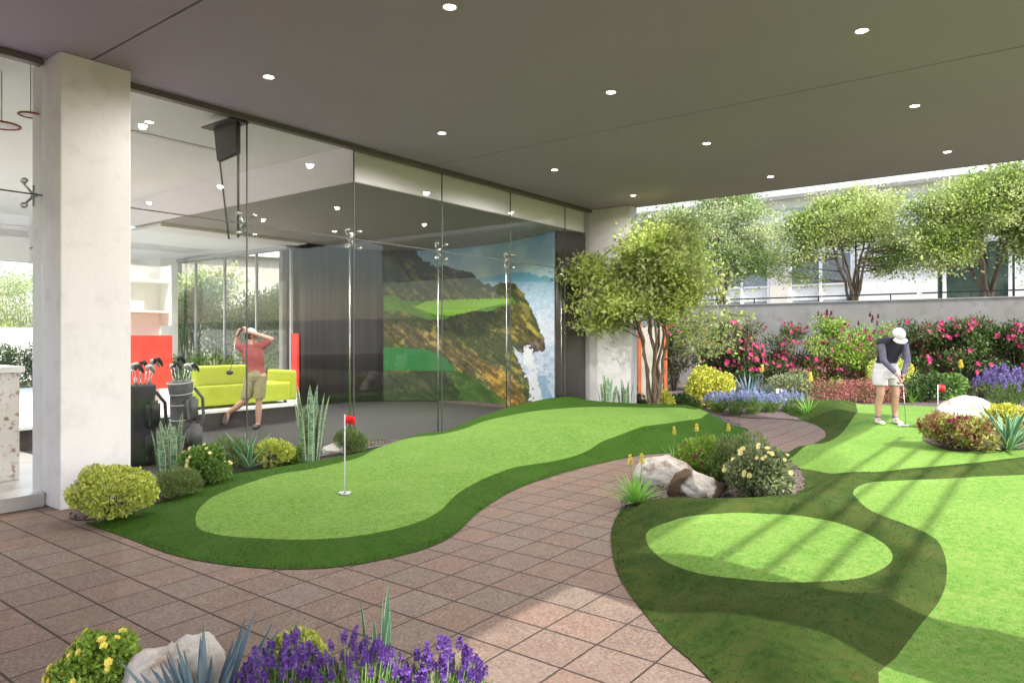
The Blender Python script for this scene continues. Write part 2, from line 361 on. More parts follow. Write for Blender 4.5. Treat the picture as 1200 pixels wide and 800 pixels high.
def terrain(outer, regions, zfn, base_name, base_mat, holes=(), grid=.09, seed=1, dens=5200., skirt=True):
    """one height field cut into a base sheet and named inner regions [(name, poly, mat)]"""
    rng = np.random.default_rng(seed)
    polys = [outer] + [r[1] for r in regions] + list(holes)
    pts, edges = [], []
    for pl in polys:
        o = len(pts); pts += [tuple(p) for p in pl]; edges += [(o + i, o + (i + 1) % len(pl)) for i in range(len(pl))]
    lo, hi = outer.min(0), outer.max(0)
    gx, gy = np.meshgrid(np.arange(lo[0], hi[0], grid), np.arange(lo[1], hi[1], grid)); G = np.c_[gx.ravel(), gy.ravel()]
    G = G + rng.uniform(-.2, .2, G.shape) * grid
    G = G[inside(G, outer)]
    for pl in polys: G = G[seg_dist(G, pl) > grid * .35]
    pts += [tuple(p) for p in G]
    res = geometry.delaunay_2d_cdt([Vector(p) for p in pts], edges, [], 0, 1e-5)
    V = np.array([tuple(v) for v in res[0]]); F = np.array([f for f in res[2]]); ctr = V[F].mean(1)
    Z = zfn(V); V3 = np.c_[V, Z]
    lab = np.where(inside(ctr, outer), 0, -1)
    for h in holes: lab[inside(ctr, h)] = -1
    for i, r in enumerate(regions): lab[inside(ctr, r[1]) & (lab == 0)] = i + 1
    objs = []
    for li, (nm, mt, bh, bw) in enumerate([(base_name, base_mat, .013, .004)] + [(r[0], r[2], .007, .0035) for r in regions]):
        f = F[lab == li]
        if not len(f): continue
        used, inv = np.unique(f, return_inverse=True); v = V3[used]; f = inv.reshape(-1, 3)
        Vs, Fs = [v], [f]; o = len(v)
        # turf pile standing on the sheet, thinner with distance
        A, B, Cc = v[f[:, 0]], v[f[:, 1]], v[f[:, 2]]
        ar = np.linalg.norm(np.cross(B - A, Cc - A), axis=1) / 2
        dist = np.linalg.norm((A + B + Cc)[:, :2] / 3, axis=1)
        dd = dens * np.clip(3.2 / np.maximum(dist, 2.5), .0, 1.) ** 2.0
        dd *= np.where(dist > 9., 0, 1)
        if li == 0: cen = ((A + B + Cc) / 3)[:, :2]; dd = np.where(seg_dist(cen, outer) < .06, dd * 1.6, dd * .2)
        else: dd *= .7
        cnt = rng.poisson(ar * dd); idx = np.repeat(np.arange(len(f)), cnt)
        if len(idx):
            r1, r2 = rng.random(len(idx)), rng.random(len(idx)); s = np.sqrt(r1)
            P = A[idx] * (1 - s)[:, None] + B[idx] * (s * (1 - r2))[:, None] + Cc[idx] * (s * r2)[:, None]
            g = np.clip(np.linalg.norm(P[:, :2], axis=1) / 3.5, 1, 2.4)
            bl = grass_blades(P[:, :2], P[:, 2], bh, bw * 1., rng) if False else grass_blades(P[:, :2], P[:, 2], bh * np.ones(len(P)), bw * g, rng, 1.7)
            Vs.append(bl); Fs.append(np.arange(len(bl)).reshape(-1, 3) + o)
        o_ = mesh_np(nm, np.concatenate(Vs), np.concatenate(Fs), mt, smooth=False)
        k = len(f); sm = np.zeros(len(o_.data.polygons), bool); sm[:k] = True; o_.data.polygons.foreach_set('use_smooth', sm)
        objs.append(o_)
    return objs
def hit(pts, zfn, z0=.15):
    out = []
    Zs = np.arange(.75, -.02, -.01)
    W = np.array([[at(p[0], p[1], zz) for zz in Zs] for p in pts]); H_ = zfn(W.reshape(-1, 2)).reshape(len(pts), -1)
    for w_, h_ in zip(W, H_):
        d = h_ - Zs; k = int(np.argmax(d >= 0)) if (d >= 0).any() else len(Zs) - 1
        if k > 0 and d[k] >= 0:
            f = d[k] / (d[k] - d[k - 1] + 1e-9); out.append(w_[k] * (1 - f) + w_[k - 1] * f)
        else: out.append(w_[k])
    return np.array(out)

# base ground sheets
def sheet(name, x0, x1, y0, y1, z, mat):
    V = [(x0, y0, z), (x1, y0, z), (x1, y1, z), (x0, y1, z)]
    return props(mesh_np(name, V, np.array([[0, 1, 2, 3]]), mat), kind='structure')
sheet('ground', -150, 150, -150, 150, -.02, M['lawn'])
sheet('paved_terrace', -8, 17, -9, 7.62, 0., M['tile'])

# left putting mound ----------------------------------------------------------
L_out = [at(x, y, 0) for x, y in [(100, 612.5), (140, 627), (190, 646), (225, 655.5), (265, 662), (300, 665.5), (350, 667), (400, 664), (450, 655.5), (500, 642.5), (532, 627),
         (560, 601), (592, 580), (620, 567), (660, 554), (700, 543.5), (726, 538), (754, 533), (800, 529), (852, 516.6), (872, 508), (876, 502.5)]]
L_out += [(12.6, 4.6), (12.75, 5.1), (12.65, 5.7), (12.4, 6.2), (12.35, 6.7)]
L_back = [(12.3, 7.25), (12.0, 7.56), (10, 7.57), (8.6, 7.57), (7.9, 7.5)]
L_bed = [at(x, y, .03) for x, y in [(437, 515), (420, 525), (387, 533), (350, 538), (293, 547), (262, 552), (227, 567), (187, 583), (150, 597), (115, 608)]]
Lo = smooth_poly(L_out + L_back + L_bed, .07)
Lfree = smooth_poly(L_bed[::1] + L_out, .07, closed=False)
def zL(P):
    P = np.asarray(P, float); d = seg_dist(P, Lfree, closed=False)
    far = sstep((P[:, 0] - 5.5) / 5.5)
    A = .11 + .33 * far; w = .75 + .35 * far
    z = A * sstep(d / w)
    z += .03 * np.sin(P[:, 0] * .9 + 1.) * sstep(d / 1.2) + .025 * np.sin(P[:, 0] * 1.7 + P[:, 1]) * sstep(d / 1.5)
    # dip down towards the glass line
    z -= (.22 * sstep((P[:, 1] - 6.3) / 1.3)) * sstep((9.8 - P[:, 0]) / 2.) * sstep((P[:, 0] - 6.5) / 2.) * .8
    return np.maximum(z, .0) * sstep(d / .25 + .15) + .006
G_l = [(229, 608), (235, 620), (262, 627), (300, 630), (350, 632), (400, 629.5), (450, 622), (487, 612.5), (514, 599), (535, 579), (556, 566), (578, 556), (604, 547),
       (640, 541.6), (670, 535), (690, 527), (708, 516), (735, 506), (765, 498), (797, 493.5), (824, 488), (830, 483), (815, 479.5), (765, 477.5), (722, 476.5), (680, 477),
       (640, 480), (600, 486), (560, 496), (525, 507), (480, 513), (460, 517), (450, 522), (427, 533), (393, 543), (360, 550), (327, 555), (287, 567), (253, 580), (234, 595)]
Gl = smooth_poly(hit(G_l, zL), .07)
Gl = Gl[np.r_[True, np.linalg.norm(np.diff(Gl, axis=0), axis=1) > .01]]
for o in terrain(Lo, [('putting_green', Gl, M['green'])], zL, 'turf_slope', M['fringe'], seed=3):
    props(o, kind='structure')

# right putting mounds --------------------------------------------------------
ZR = .2
R_path = [(850, 815), (835, 800), (810, 775), (785, 754), (760, 725), (735, 692), (722, 667), (716, 637), (717.5, 618), (725, 602), (738, 591)]
R_bedside = [(770, 589), (830, 590), (870, 589), (905, 585), (928, 574), (934, 560), (928, 546), (915, 537)]
R_path2 = [(912, 533), (938, 526), (960, 517), (968, 510), (962, 501), (945, 494), (922, 489)]
R_out = [at(860, 850, 0)] + [at(x, y, 0) for x, y in R_path] + [at(x, y, .04) for x, y in R_bedside] + [at(x, y, 0) for x, y in R_path2]
R_out += [(14.9, 4.5), (15.7, 4.35), (16.5, 3.6), (17.0, 2.6), (17.1, 1.5), (17.0, 0), (16.8, -2.2), (9, -2.4), (4, -2.4), (1.0, -2.2), (.6, -1.2), (1.6, -.2)]
Ro = smooth_poly(R_out, .07)
O_px = [(757, 625), (765, 645), (790, 662), (840, 675), (900, 681), (960, 681), (1010, 676), (1040, 662), (1046, 652), (1040, 640), (1020, 627), (990, 615), (950, 606), (900, 602), (850, 601), (800, 606), (770, 616)]
B_px = [(1000, 575), (1005, 585), (1025, 600), (1065, 615), (1095, 630), (1107, 650), (1109, 680), (1100, 705), (1080, 730), (1050, 770), (1030, 800)]
B_top = [(1240, 553), (1200, 556), (1150, 558), (1100, 561), (1050, 563), (1015, 566)]
U_px = [(922, 541), (950, 550), (1000, 552.5), (1070, 548), (1140, 542), (1200, 535), (1240, 530)]
U_top = [(1058, 472), (1012, 473), (1004, 484), (990, 503), (965, 519), (935, 530)]
oval0 = np.array([at(x, y, ZR) for x, y in O_px])
big_w = [(2.6, -2.0), (10.0, -2.0)]
def closeB(l): return np.array(list(l[:len(B_px)]) + [(2.0, -.3), (2.0, -2.1), (9.3, -2.1)] + list(l[len(B_px):]))
big0 = closeB([at(x, y, ZR) for x, y in B_px + B_top])
upRight = [(10.0, -2.1), (16.3, -2.1), (16.5, 1.4)]
up0 = np.array([at(x, y, ZR) for x, y in U_px] + upRight + [at(x, y, ZR) for x, y in U_top])
def zR(P):
    P = np.asarray(P, float); d = seg_dist(P, Ro)
    rise = sstep(d / .65); far = sstep((P[:, 0] - 6.) / 5.)
    z = (.15 + .06 * far) * rise
    dg = np.full(len(P), 9.)
    for g in (oval0, big0, up0):
        q = seg_dist(P, g); q[inside(P, g)] = 0; dg = np.minimum(dg, q)
    z += .085 * sstep(dg / .38) * sstep(d / .35)
    z += .015 * np.sin(P[:, 0] * 1.3) * np.sin(P[:, 1] * 1.9) * rise
    return z + .006
gO = smooth_poly(hit(O_px, zR), .06); gB = smooth_poly(closeB([tuple(p) for p in hit(B_px + B_top, zR)]), .09)
hu = hit(U_px + U_top, zR); gU = smooth_poly(np.array(list(hu[:len(U_px)]) + upRight + list(hu[len(U_px):])), .09)
for o in terrain(Ro, [('putting_green', gO, M['green']), ('putting_green', gB, M['green']), ('putting_green', gU, M['green'])], zR, 'turf_slope', M['fringe_dry'], seed=5, grid=.1):
    props(o, kind='structure')

# planting beds: low mulch mounds ---------------------------------------------
def bed(pts, h, seed=0, name='mulch_bed'):
    pl = smooth_poly(pts, .08)
    def zf(P): 
        d = seg_dist(np.asarray(P), pl)
        nn = np.array([noise.noise(Vector((p[0] * 7, p[1] * 7, seed))) for p in P])
        return .01 + h * sstep(d / .3) + .012 * nn * sstep(d / .08)
    pts2, edges = [tuple(p) for p in pl], [(i, (i + 1) % len(pl)) for i in range(len(pl))]
    lo, hi = pl.min(0), pl.max(0); g = .07 if (hi - lo).max() < 6 else .22
    gx, gy = np.meshgrid(np.arange(lo[0], hi[0], g), np.arange(lo[1], hi[1], g)); G = np.c_[gx.ravel(), gy.ravel()]
    G = G[inside(G, pl)]; G = G[seg_dist(G, pl) > g * .4]
    res = geometry.delaunay_2d_cdt([Vector(p) for p in pts2 + [tuple(q) for q in G]], edges, [], 0, 1e-5)
    V = np.array([tuple(v) for v in res[0]]); F = np.array(res[2]); F = F[inside(V[F].mean(1), pl)]
    V3 = np.c_[V, zf(V)]
    # loose bark chips
    rng = np.random.default_rng(seed + 50); A, B, D = V3[F[:, 0]], V3[F[:, 1]], V3[F[:, 2]]
    ar = np.linalg.norm(np.cross(B - A, D - A), axis=1) / 2; dist = np.linalg.norm(A[:, :2], axis=1)
    idx = np.repeat(np.arange(len(F)), rng.poisson(ar * np.clip(900 * (4 / np.maximum(dist, 3)) ** 1.5, 0, 900) * (dist < 14)))
    r1, r2 = np.sqrt(rng.random(len(idx)))[:, None], rng.random(len(idx))[:, None]
    P = A[idx] * (1 - r1) + B[idx] * r1 * (1 - r2) + D[idx] * r1 * r2; P[:, 2] += .006
    lv, lf = leaf_quads(P, .035, .5, rng)
    return props(mesh_np(name, np.concatenate([V3, lv]), [F, lf + len(V3)], M['mulch']), kind='structure')
def leaf_quads(P, size, aspect, rng, dirs=None, spread=1., fold=.12):
    """a folded rhombus leaf at every point"""
    n = len(P); sz = size * rng.uniform(.65, 1.3, n) if np.isscalar(size) else size
    t = rng.normal(size=(n, 3))
    if dirs is not None: t = dirs + t * spread
    t /= np.linalg.norm(t, axis=1)[:, None] + 1e-9
    r = rng.normal(size=(n, 3)); b = np.cross(t, r); b /= np.linalg.norm(b, axis=1)[:, None] + 1e-9
    nn = np.cross(t, b)
    L = sz[:, None]; W = L * aspect * .5
    V = np.empty((n, 4, 3)); V[:, 0] = P - t * L * .45; V[:, 1] = P + b * W + nn * L * fold; V[:, 2] = P + t * L * .55; V[:, 3] = P - b * W + nn * L * fold
    return V.reshape(-1, 3), np.arange(4 * n).reshape(-1, 4)
bed([at(x, y, .02) for x, y in [(90, 607), (150, 600), (190, 585), (230, 568), (268, 555), (296, 551), (350, 541), (390, 535), (424, 527), (440, 515)]] + [(8.0, 7.5), (8.0, 7.6), (6, 7.6), (4.3, 7.6), (3.34, 7.6), (3.3, 7.22), (2.8, 7.2)], .03, 1)
bed([at(x, y, 0) for x, y in [(730, 598), (740, 570), (752, 552), (775, 538), (800, 530), (850, 524), (885, 528), (915, 531)]] + [at(x, y, .03) for x, y in [(945, 555), (940, 580), (900, 597), (830, 600), (770, 598)]], .07, 2)
bed([at(x, y, .22) for x, y in [(1083, 516), (1098, 524), (1120, 528.5), (1160, 528), (1200, 527), (1230, 524)]] + [(12.2, -1.2), (16.7, -1.4), (16.8, 1.2), (16.2, 1.7), (14.5, 1.72), (12.4, 1.5)], .0, 3).location.z = .23
bed([at(845, 487), at(880, 490), at(916, 491), at(940, 493), (15.2, 4.2), (16.2, 3.5), (16.6, 2.6), (16.7, 0), (16.7, -4), (21.95, -6), (21.95, 14), (14, 14), (12.3, 7.6), (12.3, 6.8), (12.4, 5.9), (12.4, 4.5)], .06, 4, 'garden_soil')
bed([(1.0, 3.2), (1.5, 2.7), (1.9, 2.1), (2.3, 1.5), (2.1, .9), (1.5, .7), (.6, 1.4), (.3, 2.4), (.5, 3.1)], .06, 5)

# ------------------------------------------------------------------ canopy and columns
GV = 7.66      # glass line
can = thing('canopy_roof', 'flat taupe canopy roof over the putting terrace, with fine panel joints', 'canopy', (4, 2.5, 4.24))
def cbox(name, x0, x1, y0, y1, z0, z1, mat, bevel=.004):
    o = box(name, x0 - 4, x1 - 4, y0 - 2.5, y1 - 2.5, z0 - 4.24, z1 - 4.24, mat, can, bevel); return o
for x0, x1 in ((-6, 2.925), (2.945, 7.925), (7.945, 12.97)):
    cbox('ceiling_panel', x0, x1, -2.5, 7.60, 4.24, 4.29, M['ceiling'], .003)
cbox('roof_slab', -6, 12.9, -2.45, 7.60, 4.292, 4.75, M['ceiling'])
cbox('edge_fascia', 12.972, 13.06, -2.5, 7.60, 4.245, 4.80, M['header'])
def column(name, x0, x1, y0, y1, label, z1=4.238):
    cx_, cy_ = (x0 + x1) / 2, (y0 + y1) / 2
    o = box(name, x0 - cx_, x1 - cx_, y0 - cy_, y1 - cy_, 0, z1, M['concrete'], None, .012); o.location = (cx_, cy_, .001)
    return props(o, label, 'column')
column('concrete_column', 2.66, 3.29, 7.28, 7.96, 'board marked pale concrete column standing in the glass front behind the yellow round bush')
column('concrete_column', 3.0, 3.64, -2.45, -1.8, 'concrete column carrying the open right side of the canopy')
column('wall_pier', 12.70, 12.96, 6.72, 7.9, 'white wall pier at the far end of the glass front behind the spreading tree')['category'] = 'wall'
# unseen slats added on the open side to stripe the turf with shadow
tr = thing('shadow_slats', 'unseen slat frame added beside the open right side of the canopy to cast shadow stripes', 'shadow_slats', (7, -3.1, 0))
for i, v in enumerate((-3.62, -3.28, -2.98, -2.66)):
    box('batten', -3.6, 3.2, v + 3.1 - .018, v + 3.1 + .018, 3.90, 3.94, M['darkbronze'], tr)
for x in (-3.7, 3.2): box('rafter', x, x + .04, -.9, .55, 3.80, 3.855, M['darkbronze'], tr)
for x in (-3.7, 3.2):
    box('post', x, x + .06, -.98, -.901, 0, 3.855, M['darkbronze'], tr)

# downlights
dl = thing('downlight', 'x', 'downlight', (0, 0, 4.24), 0, 'recessed downlights in the canopy ceiling')
lathe('trim_ring', [(.062, -.001), (.066, -.006), (.052, -.008), (.046, -.002), (.046, .02)], M['white'], dl)
lathe('lens', [(.0001, -.003), (.03, -.0032), (.045, -.003)], M['lamp'], dl)
DL = [(527, 8, 'downlight at the top of the photo nearest the camera, above the glass front'), (1010, 36, 'big downlight at the upper right, nearest the camera on the right side'),
      (315, 90, 'downlight above the glass fin, nearest the concrete column'), (716, 108, 'downlight near the middle of the ceiling, just before the panel joint'),
      (1072, 124, 'downlight at right just beyond the long panel joint'), (518, 156, 'downlight beside the glass front, before the panel joint'),
      (828, 168, 'middle downlight of the second row beyond the panel joint'), (1110, 178, 'rightmost downlight close to the canopy edge above the far right tree'),
      (650, 199, 'left downlight beyond the panel joint, near the glass front'), (903, 207, 'downlight near the canopy edge above the middle terrace tree'),
      (742, 229, 'farthest downlight, near the corner above the spreading tree')]
used = False
def downl(x, y, z, label, group):
    global used
    d = dl if not used else copy_tree(dl)
    used = True; d.location = (x, y, z); d['label'] = label; d['group'] = group
    return d
def spot(x, y, z, e, size=2.95, blend=.5, soft=.045):
    l = bpy.data.lights.new('downlight_or_fill', 'SPOT'); l.energy = e; l.spot_size = size; l.spot_blend = blend; l.color = (1, .96, .9); l.shadow_soft_size = soft
    o = bpy.data.objects.new('downlight_or_fill', l); C.objects.link(o); o.location = (x, y, z)
for px, py, lb in DL:
    d = 2.64 * 830 / (395 - py); x, y = atd(px, d); downl(x, y, 4.24, lb, 'recessed downlights in the canopy ceiling'); spot(x, y, 4.225, {742: 28, 650: 105, 518: 105}.get(px, 58))

# ------------------------------------------------------------------ glass front
gw = thing('glass_front', 'tall frameless glass front with steel spider fittings beneath the canopy', 'glass wall', (0, GV, 0))
box('top_rail', -5, 2.64, -.05, .05, 4.18, 4.25, M['header'], gw); box('top_rail', 3.31, 12.68, -.05, .05, 4.18, 4.25, M['header'], gw)
box('bottom_sill', -5, 2.64, -.07, .07, .0, .13, M['alu'], gw); box('bottom_sill', 3.31, 12.68, -.03, .03, .0, .05, M['darkbronze'], gw)
JX = [3.305, 4.80, 6.43, 8.20, 9.97, 11.74, 12.68]
def pane(x0, x1, z0, z1): box('glass_pane', x0 + .004, x1 - .004, -.006, .006, z0 + .004, z1 - .004, M['glass'], gw, 0)
for a, b in zip(JX[:-1], JX[1:]): pane(a, b, .05, 2.95); pane(a, b, 2.95, 4.18)
pane(-3, 2.645, .13, 2.95); pane(-3, 2.645, 2.95, 4.18)
for x in JX[1:-1]: box('seal', x - .006, x + .006, -.008, .008, .06, 4.18, M['joint'], gw, 0)
for a, b in ((-5, 2.645), (3.31, 12.68)): box('seal', a, b, -.0085, .0085, 2.944, 2.956, M['joint'], gw, 0)
def spider(x, z=2.95, side=1):
    s = thing('spider_fitting', None, None, (x, 0, z)); s.parent = gw
    P = []
    for sx in (-1, 1):
        if side == -1 and sx == 1: continue
        for sz in (-1, 1):
            P.append((((0, .07, 0), (sx * .05, .075, sz * .06), (sx * .105, .055, sz * .115)), (.014, .012, .009)))
            P.append((((sx * .105, .06, sz * .115), (sx * .105, -.02, sz * .115)), (.010, .010)))
            P.append((((sx * .105, -.008, sz * .115), (sx * .105, -.024, sz * .115)), (.028, .026)))
            P.append((((sx * .105, .008, sz * .115), (sx * .105, .026, sz * .115)), (.030, .024)))
    tubes('spider_arms', P, M['steel'], s, 10)
    tubes('hub', [(((0, .03, 0), (0, .11, 0)), (.022, .022)), (((0, .085, -.1), (0, .085, .1)), (.012, .012))], M['steel'], s, 10)
for x in JX[1:-1]: spider(x)
spider(2.60, side=-1)
for x in JX[2:-1]: 
    tubes('tension_rod', [(((x, .085, 2.85), (x, .085, .02)), (.011, .011))], M['steel'], gw, 8)
# stub fin with its bronze shoe
fin = thing('glass_fin', None, None, (4.70, 0, 0)); fin.parent = gw
bm = bmesh.new()
fp = [(.02, 4.14), (.50, 4.14), (.22, 2.78), (.02, 2.78)]
a = [bm.verts.new((-.009, y, z)) for y, z in fp]; b = [bm.verts.new((.009, y, z)) for y, z in fp]
bm.faces.new(a); bm.faces.new(b[::-1])
for i in range(4): bm.faces.new((a[i], b[i], b[(i + 1) % 4], a[(i + 1) % 4]))
bm_obj('fin_glass', bm, M['glass'], fin)
tubes('edge_seal', [(((0, .50, 4.10), (0, .22, 2.78)), (.011, .011)), (((0, .02, 4.10), (0, .02, 2.78)), (.014, .014))], M['joint'], fin, 6)
for s in (-1, 1): 
    bm = bmesh.new(); q = [(.02, 4.15), (.51, 4.15), (.43, 3.74), (.02, 3.78)]
    x0, x1 = s * .012, s * .03
    a = [bm.verts.new((x0, y, z)) for y, z in q]; b = [bm.verts.new((x1, y, z)) for y, z in q]
    bm.faces.new(a); bm.faces.new(b[::-1])
    for i in range(4): bm.faces.new((a[i], b[i], b[(i + 1) % 4], a[(i + 1) % 4]))
    bmesh.ops.recalc_face_normals(bm, faces=bm.faces[:]); bm_obj('clamp_plate', bm, M['darkbronze'], fin)
box('shoe_plate', -.13, .13, .0, .62, 4.152, 4.17, M['darkbronze'], fin)

# ------------------------------------------------------------------ interior
def struct(name, *a, **k): return props(box(name, *a, **k), kind='structure')
struct('interior_ceiling', -6, 6.55, 7.72, 20.4, 4.30, 4.7, M['inceil'])
struct('roof', -6, 12.95, 7.605, 20.6, 4.755, 4.9, M['render'])
struct('interior_ceiling', -6, 12.95, 7.605, 7.715, 4.255, 4.75, M['inceil'])
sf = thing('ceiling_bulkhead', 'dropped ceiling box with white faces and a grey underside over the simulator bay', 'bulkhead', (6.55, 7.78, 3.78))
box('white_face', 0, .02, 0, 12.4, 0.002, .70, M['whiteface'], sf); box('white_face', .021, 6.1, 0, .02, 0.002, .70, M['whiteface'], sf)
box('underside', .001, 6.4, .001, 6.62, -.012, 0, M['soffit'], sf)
struct('wall', 12.98, 13.1, 7.97, 14.6, 0, 4.25, M['render']); struct('wall', 9.96, 12.97, 14.42, 14.55, 0, 4.25, M['wallconc'])
struct('floor', 3.7, 12.9, 7.70, 20.4, -.01, .004, M['dfloor']); struct('floor', -6, 3.699, 7.70, 20.4, -.01, .004, M['lfloor'])
struct('floor', 2.0, 8.30, 11.55, 20.4, .0041, .29, M['riser']); struct('floor', 2.0, 8.33, 11.50, 20.4, .2905, .335, M['white'])
struct('floor', 8.34, 9.85, 13.6, 20.4, .0041, .335, M['white'])
# far openings
struct('wall', 6.6, 9.9, 13.4, 13.0 + 7.4, 3.70, 3.765, M['inceil'])
struct('beam', -6, 9.9, 19.9, 20.4, 3.45, 4.29, M['inceil'])
struct('beam', 9.7, 9.95, 13.9, 20.4, 3.62, 3.698, M['alu'])
cp = box('corner_column', -.25, .25, -.55, .55, 0, 4.2, M['render'], None); cp.location = (9.5, 19.4, .336)
props(cp, 'pale bluish white column at the far corner of the lounge, left of the garden view', 'column')
for x in (-4.0, 1.0, 5.6):
    o = box('window_mullion', -.04, .04, -.05, .05, 0, 3.1, M['darkbronze']); o.location = (x, 20.1, .336 if x > 2 else 0.0)
    props(o, 'slim dark mullion of the far lounge window, %s' % {-4.0: 'farthest left', 1.0: 'behind the stone counter', 5.6: 'behind the red shelving'}[x], 'mullion')
# lounge window mullions facing the bamboo
wf = thing('lounge_window', 'wide glazed lounge window with slim grey mullions overlooking the bamboo', 'window', (9.85, 13.9, .336))
for v in (.02, 1.4, 2.8, 4.2): box('mullion', -.03, .03, v - .025, v + .025, 0, 3.28, M['alu'], wf)
box('window_pane', -.006, .006, .05, 4.9, .02, 3.27, M['glass'], wf, 0)
# charcoal curtain wall and the curved mural screen
def screen(name, pts, z0, z1, mat, th=.06, n=1):
    pl = smooth_poly(pts, .12, closed=False); V, F = [], []
    nrm = np.gradient(pl, axis=0); nrm = np.c_[-nrm[:, 1], nrm[:, 0]]; nrm /= np.linalg.norm(nrm, axis=1)[:, None]
    k = len(pl)
    for off in (0, th):
        for z in (z0, z1): V += [(p[0] + q[0] * off, p[1] + q[1] * off, z) for p, q in zip(pl, nrm)]
    for i in range(k - 1):
        F += [(i, i + 1, k + i + 1, k + i), (2 * k + i, 3 * k + i, 3 * k + i + 1, 2 * k + i + 1), (k + i, k + i + 1, 3 * k + i + 1, 3 * k + i), (i, 2 * k + i, 2 * k + i + 1, i + 1)]
    F += [(0, k, 3 * k, 2 * k), (k - 1, 3 * k - 1, 4 * k - 1, 2 * k - 1)]
    return mesh_np(name, V, np.array(F), mat, smooth=False)
props(screen('charcoal_curtain', [(9.93, 13.75), (10.6, 13.85), (11.4, 13.75), (12.08, 13.32)], .005, 3.765, M['curtain'], -.08), 'charcoal curtain hanging left of the coastal mural', 'curtain')
props(screen('side_panel', [(12.10, 8.12), (12.3, 7.95), (12.66, 7.80)], .005, 3.765, M['darkbronze'], -.06), 'tall black panel closing the right end of the coastal mural', 'panel')
# pleats of the curtain
def mural():
    pl = smooth_poly([(12.10, 13.30), (12.62, 12.72), (12.90, 12.0), (12.93, 11.0), (12.75, 9.8), (12.45, 8.9), (12.10, 8.13)], .03, closed=False)
    L = np.r_[0, np.cumsum(np.linalg.norm(np.diff(pl, axis=0), axis=1))]; nu, nv = 420, 300
    s = np.linspace(0, L[-1], nu); X = np.interp(s, L, pl[:, 0]); Y = np.interp(s, L, pl[:, 1]); Zs = np.linspace(.02, 3.765, nv)
    V = np.array([[X, Y, np.full(nu, z)] for z in Zs]).transpose(0, 2, 1).reshape(-1, 3)
    i, j = np.meshgrid(np.arange(nv - 1), np.arange(nu - 1), indexing='ij'); a = (i * nu + j).ravel()
    F = np.c_[a, a + 1, a + nu + 1, a + nu]
    # picture coordinates: a 0-207 wide, 0-200 high picture, as the printed cliff scene is laid out
    F_ = X * FX + Y * FY; R_ = X * FY - Y * FX
    ux = 600 + 830 * R_ / F_ - 445
    sx = np.tile(ux, nv)
    tz = np.repeat((3.765 - Zs) / 3.745, nu)           # 0 top .. 1 bottom
    py = 395 - (V[:, 2] - 1.6) * 830 / np.tile(F_, nv)  # picture rows stretch with the screen height
    q = tz * 195 + 283
    py = .0 * q + py
    px = sx + 445
    nz = lambda sc, o, oc=4: np.array([noise.fractal(Vector((x * sc, y * sc, o)), .8, 2., oc) for x, y in zip(px, py)])
    # noise fields on a coarse lattice, interpolated
    def field(sc, o, oc=5):
        gx = np.arange(440, 660, 1.); gy = np.arange(262, 486, 1.)
        G = np.array([[noise.fractal(Vector((x * sc, y * sc, o)), .75, 2., oc) for x in gx] for y in gy])
        fx = np.clip(px - 440, 0, len(gx) - 2); fy = np.clip(py - 262, 0, len(gy) - 2); i0 = fx.astype(int); j0 = fy.astype(int); u = fx - i0; v = fy - j0
        return G[j0, i0] * (1 - u) * (1 - v) + G[j0, i0 + 1] * u * (1 - v) + G[j0 + 1, i0] * (1 - u) * v + G[j0 + 1, i0 + 1] * u * v
    n1, n2, n3 = field(.05, 1.3), field(.16, 5.1), field(.4, 9.)
    _p = py.copy(); py = (_p - px * .75) * 1.35 + 262; _x = px.copy(); px = np.clip(_x * .45 + 250, 440, 658); py = 262 + np.abs(np.mod(py, 440) - 220); n4 = field(.13, 3.3); px, py = _x, _p
    wx = px + n2 * 2.5; wy = py + n1 * 4 + n3 * 1
    P = np.c_[wx, wy]; Pn = np.c_[px + n3 * 1.5, py + n3 * 1.5]
    c = np.empty((len(px), 3))
    t = np.clip((py - 270) / 60, 0, 1)[:, None]
    c[:] = (1 - t) * np.array([.20, .42, .70]) + t * np.array([.50, .66, .80]); c += (np.clip(n1 * 1.2 + (px - 560)[:] * .004, 0, 1) * .14)[:, None]
    mt = (py > 322 + 3 * np.sin(px * .08) + n2 * 2) & (py < 338); c[mt] = (.16, .42, .60)
    sea = py > 330 + n2; tt = np.clip((py - 330) / 60, 0, 1)[:, None]
    seac = (1 - tt) * np.array([.34, .50, .68]) + tt * np.array([.52, .52, .62]); seac = seac + (n3 * .08 + n2 * .08)[:, None]; c[sea] = seac[sea]
    low = sea & (py > 405); c[low] = (np.array([.38, .42, .54]) + (n2 * .15 + n3 * .12)[:, None])[low]
    def paint(poly, colr, Q=P, add=None):
        m = inside(Q, np.array(poly, float)); cc = np.array(colr) if np.ndim(colr) == 1 else colr
        c[m] = cc if np.ndim(cc) == 1 else cc[m]; return m
    def rocky(dark, mid, lit, f=1.):
        k = np.clip(.45 + n4 * .5 + n2 * .3 * f + n3 * .4, 0, 1)[:, None]; h = np.clip(n4 * .8 + n2 * .5 + n3 * .3 + n1 * .6 - .26, 0, .85)[:, None]
        return (np.array(dark) * (1 - k) + np.array(mid) * k) * (1 - h) + np.array(lit) * h
    main = rocky((.02, .03, .008), (.075, .085, .025), (.34, .26, .06))
    paint([(440, 262), (478, 280), (492, 300), (512, 312), (535, 316), (556, 322), (566, 334), (580, 336), (590, 328), (604, 330), (618, 350), (628, 372), (640, 400), (636, 412), (612, 414), (600, 405), (610, 425), (618, 440), (628, 455), (640, 490), (440, 490)], main)
    paint([(440, 300), (480, 318), (520, 322), (556, 330), (575, 345), (540, 350), (500, 345), (470, 350), (440, 345)], rocky((.02, .035, .008), (.08, .11, .02), (.30, .22, .04), .7))
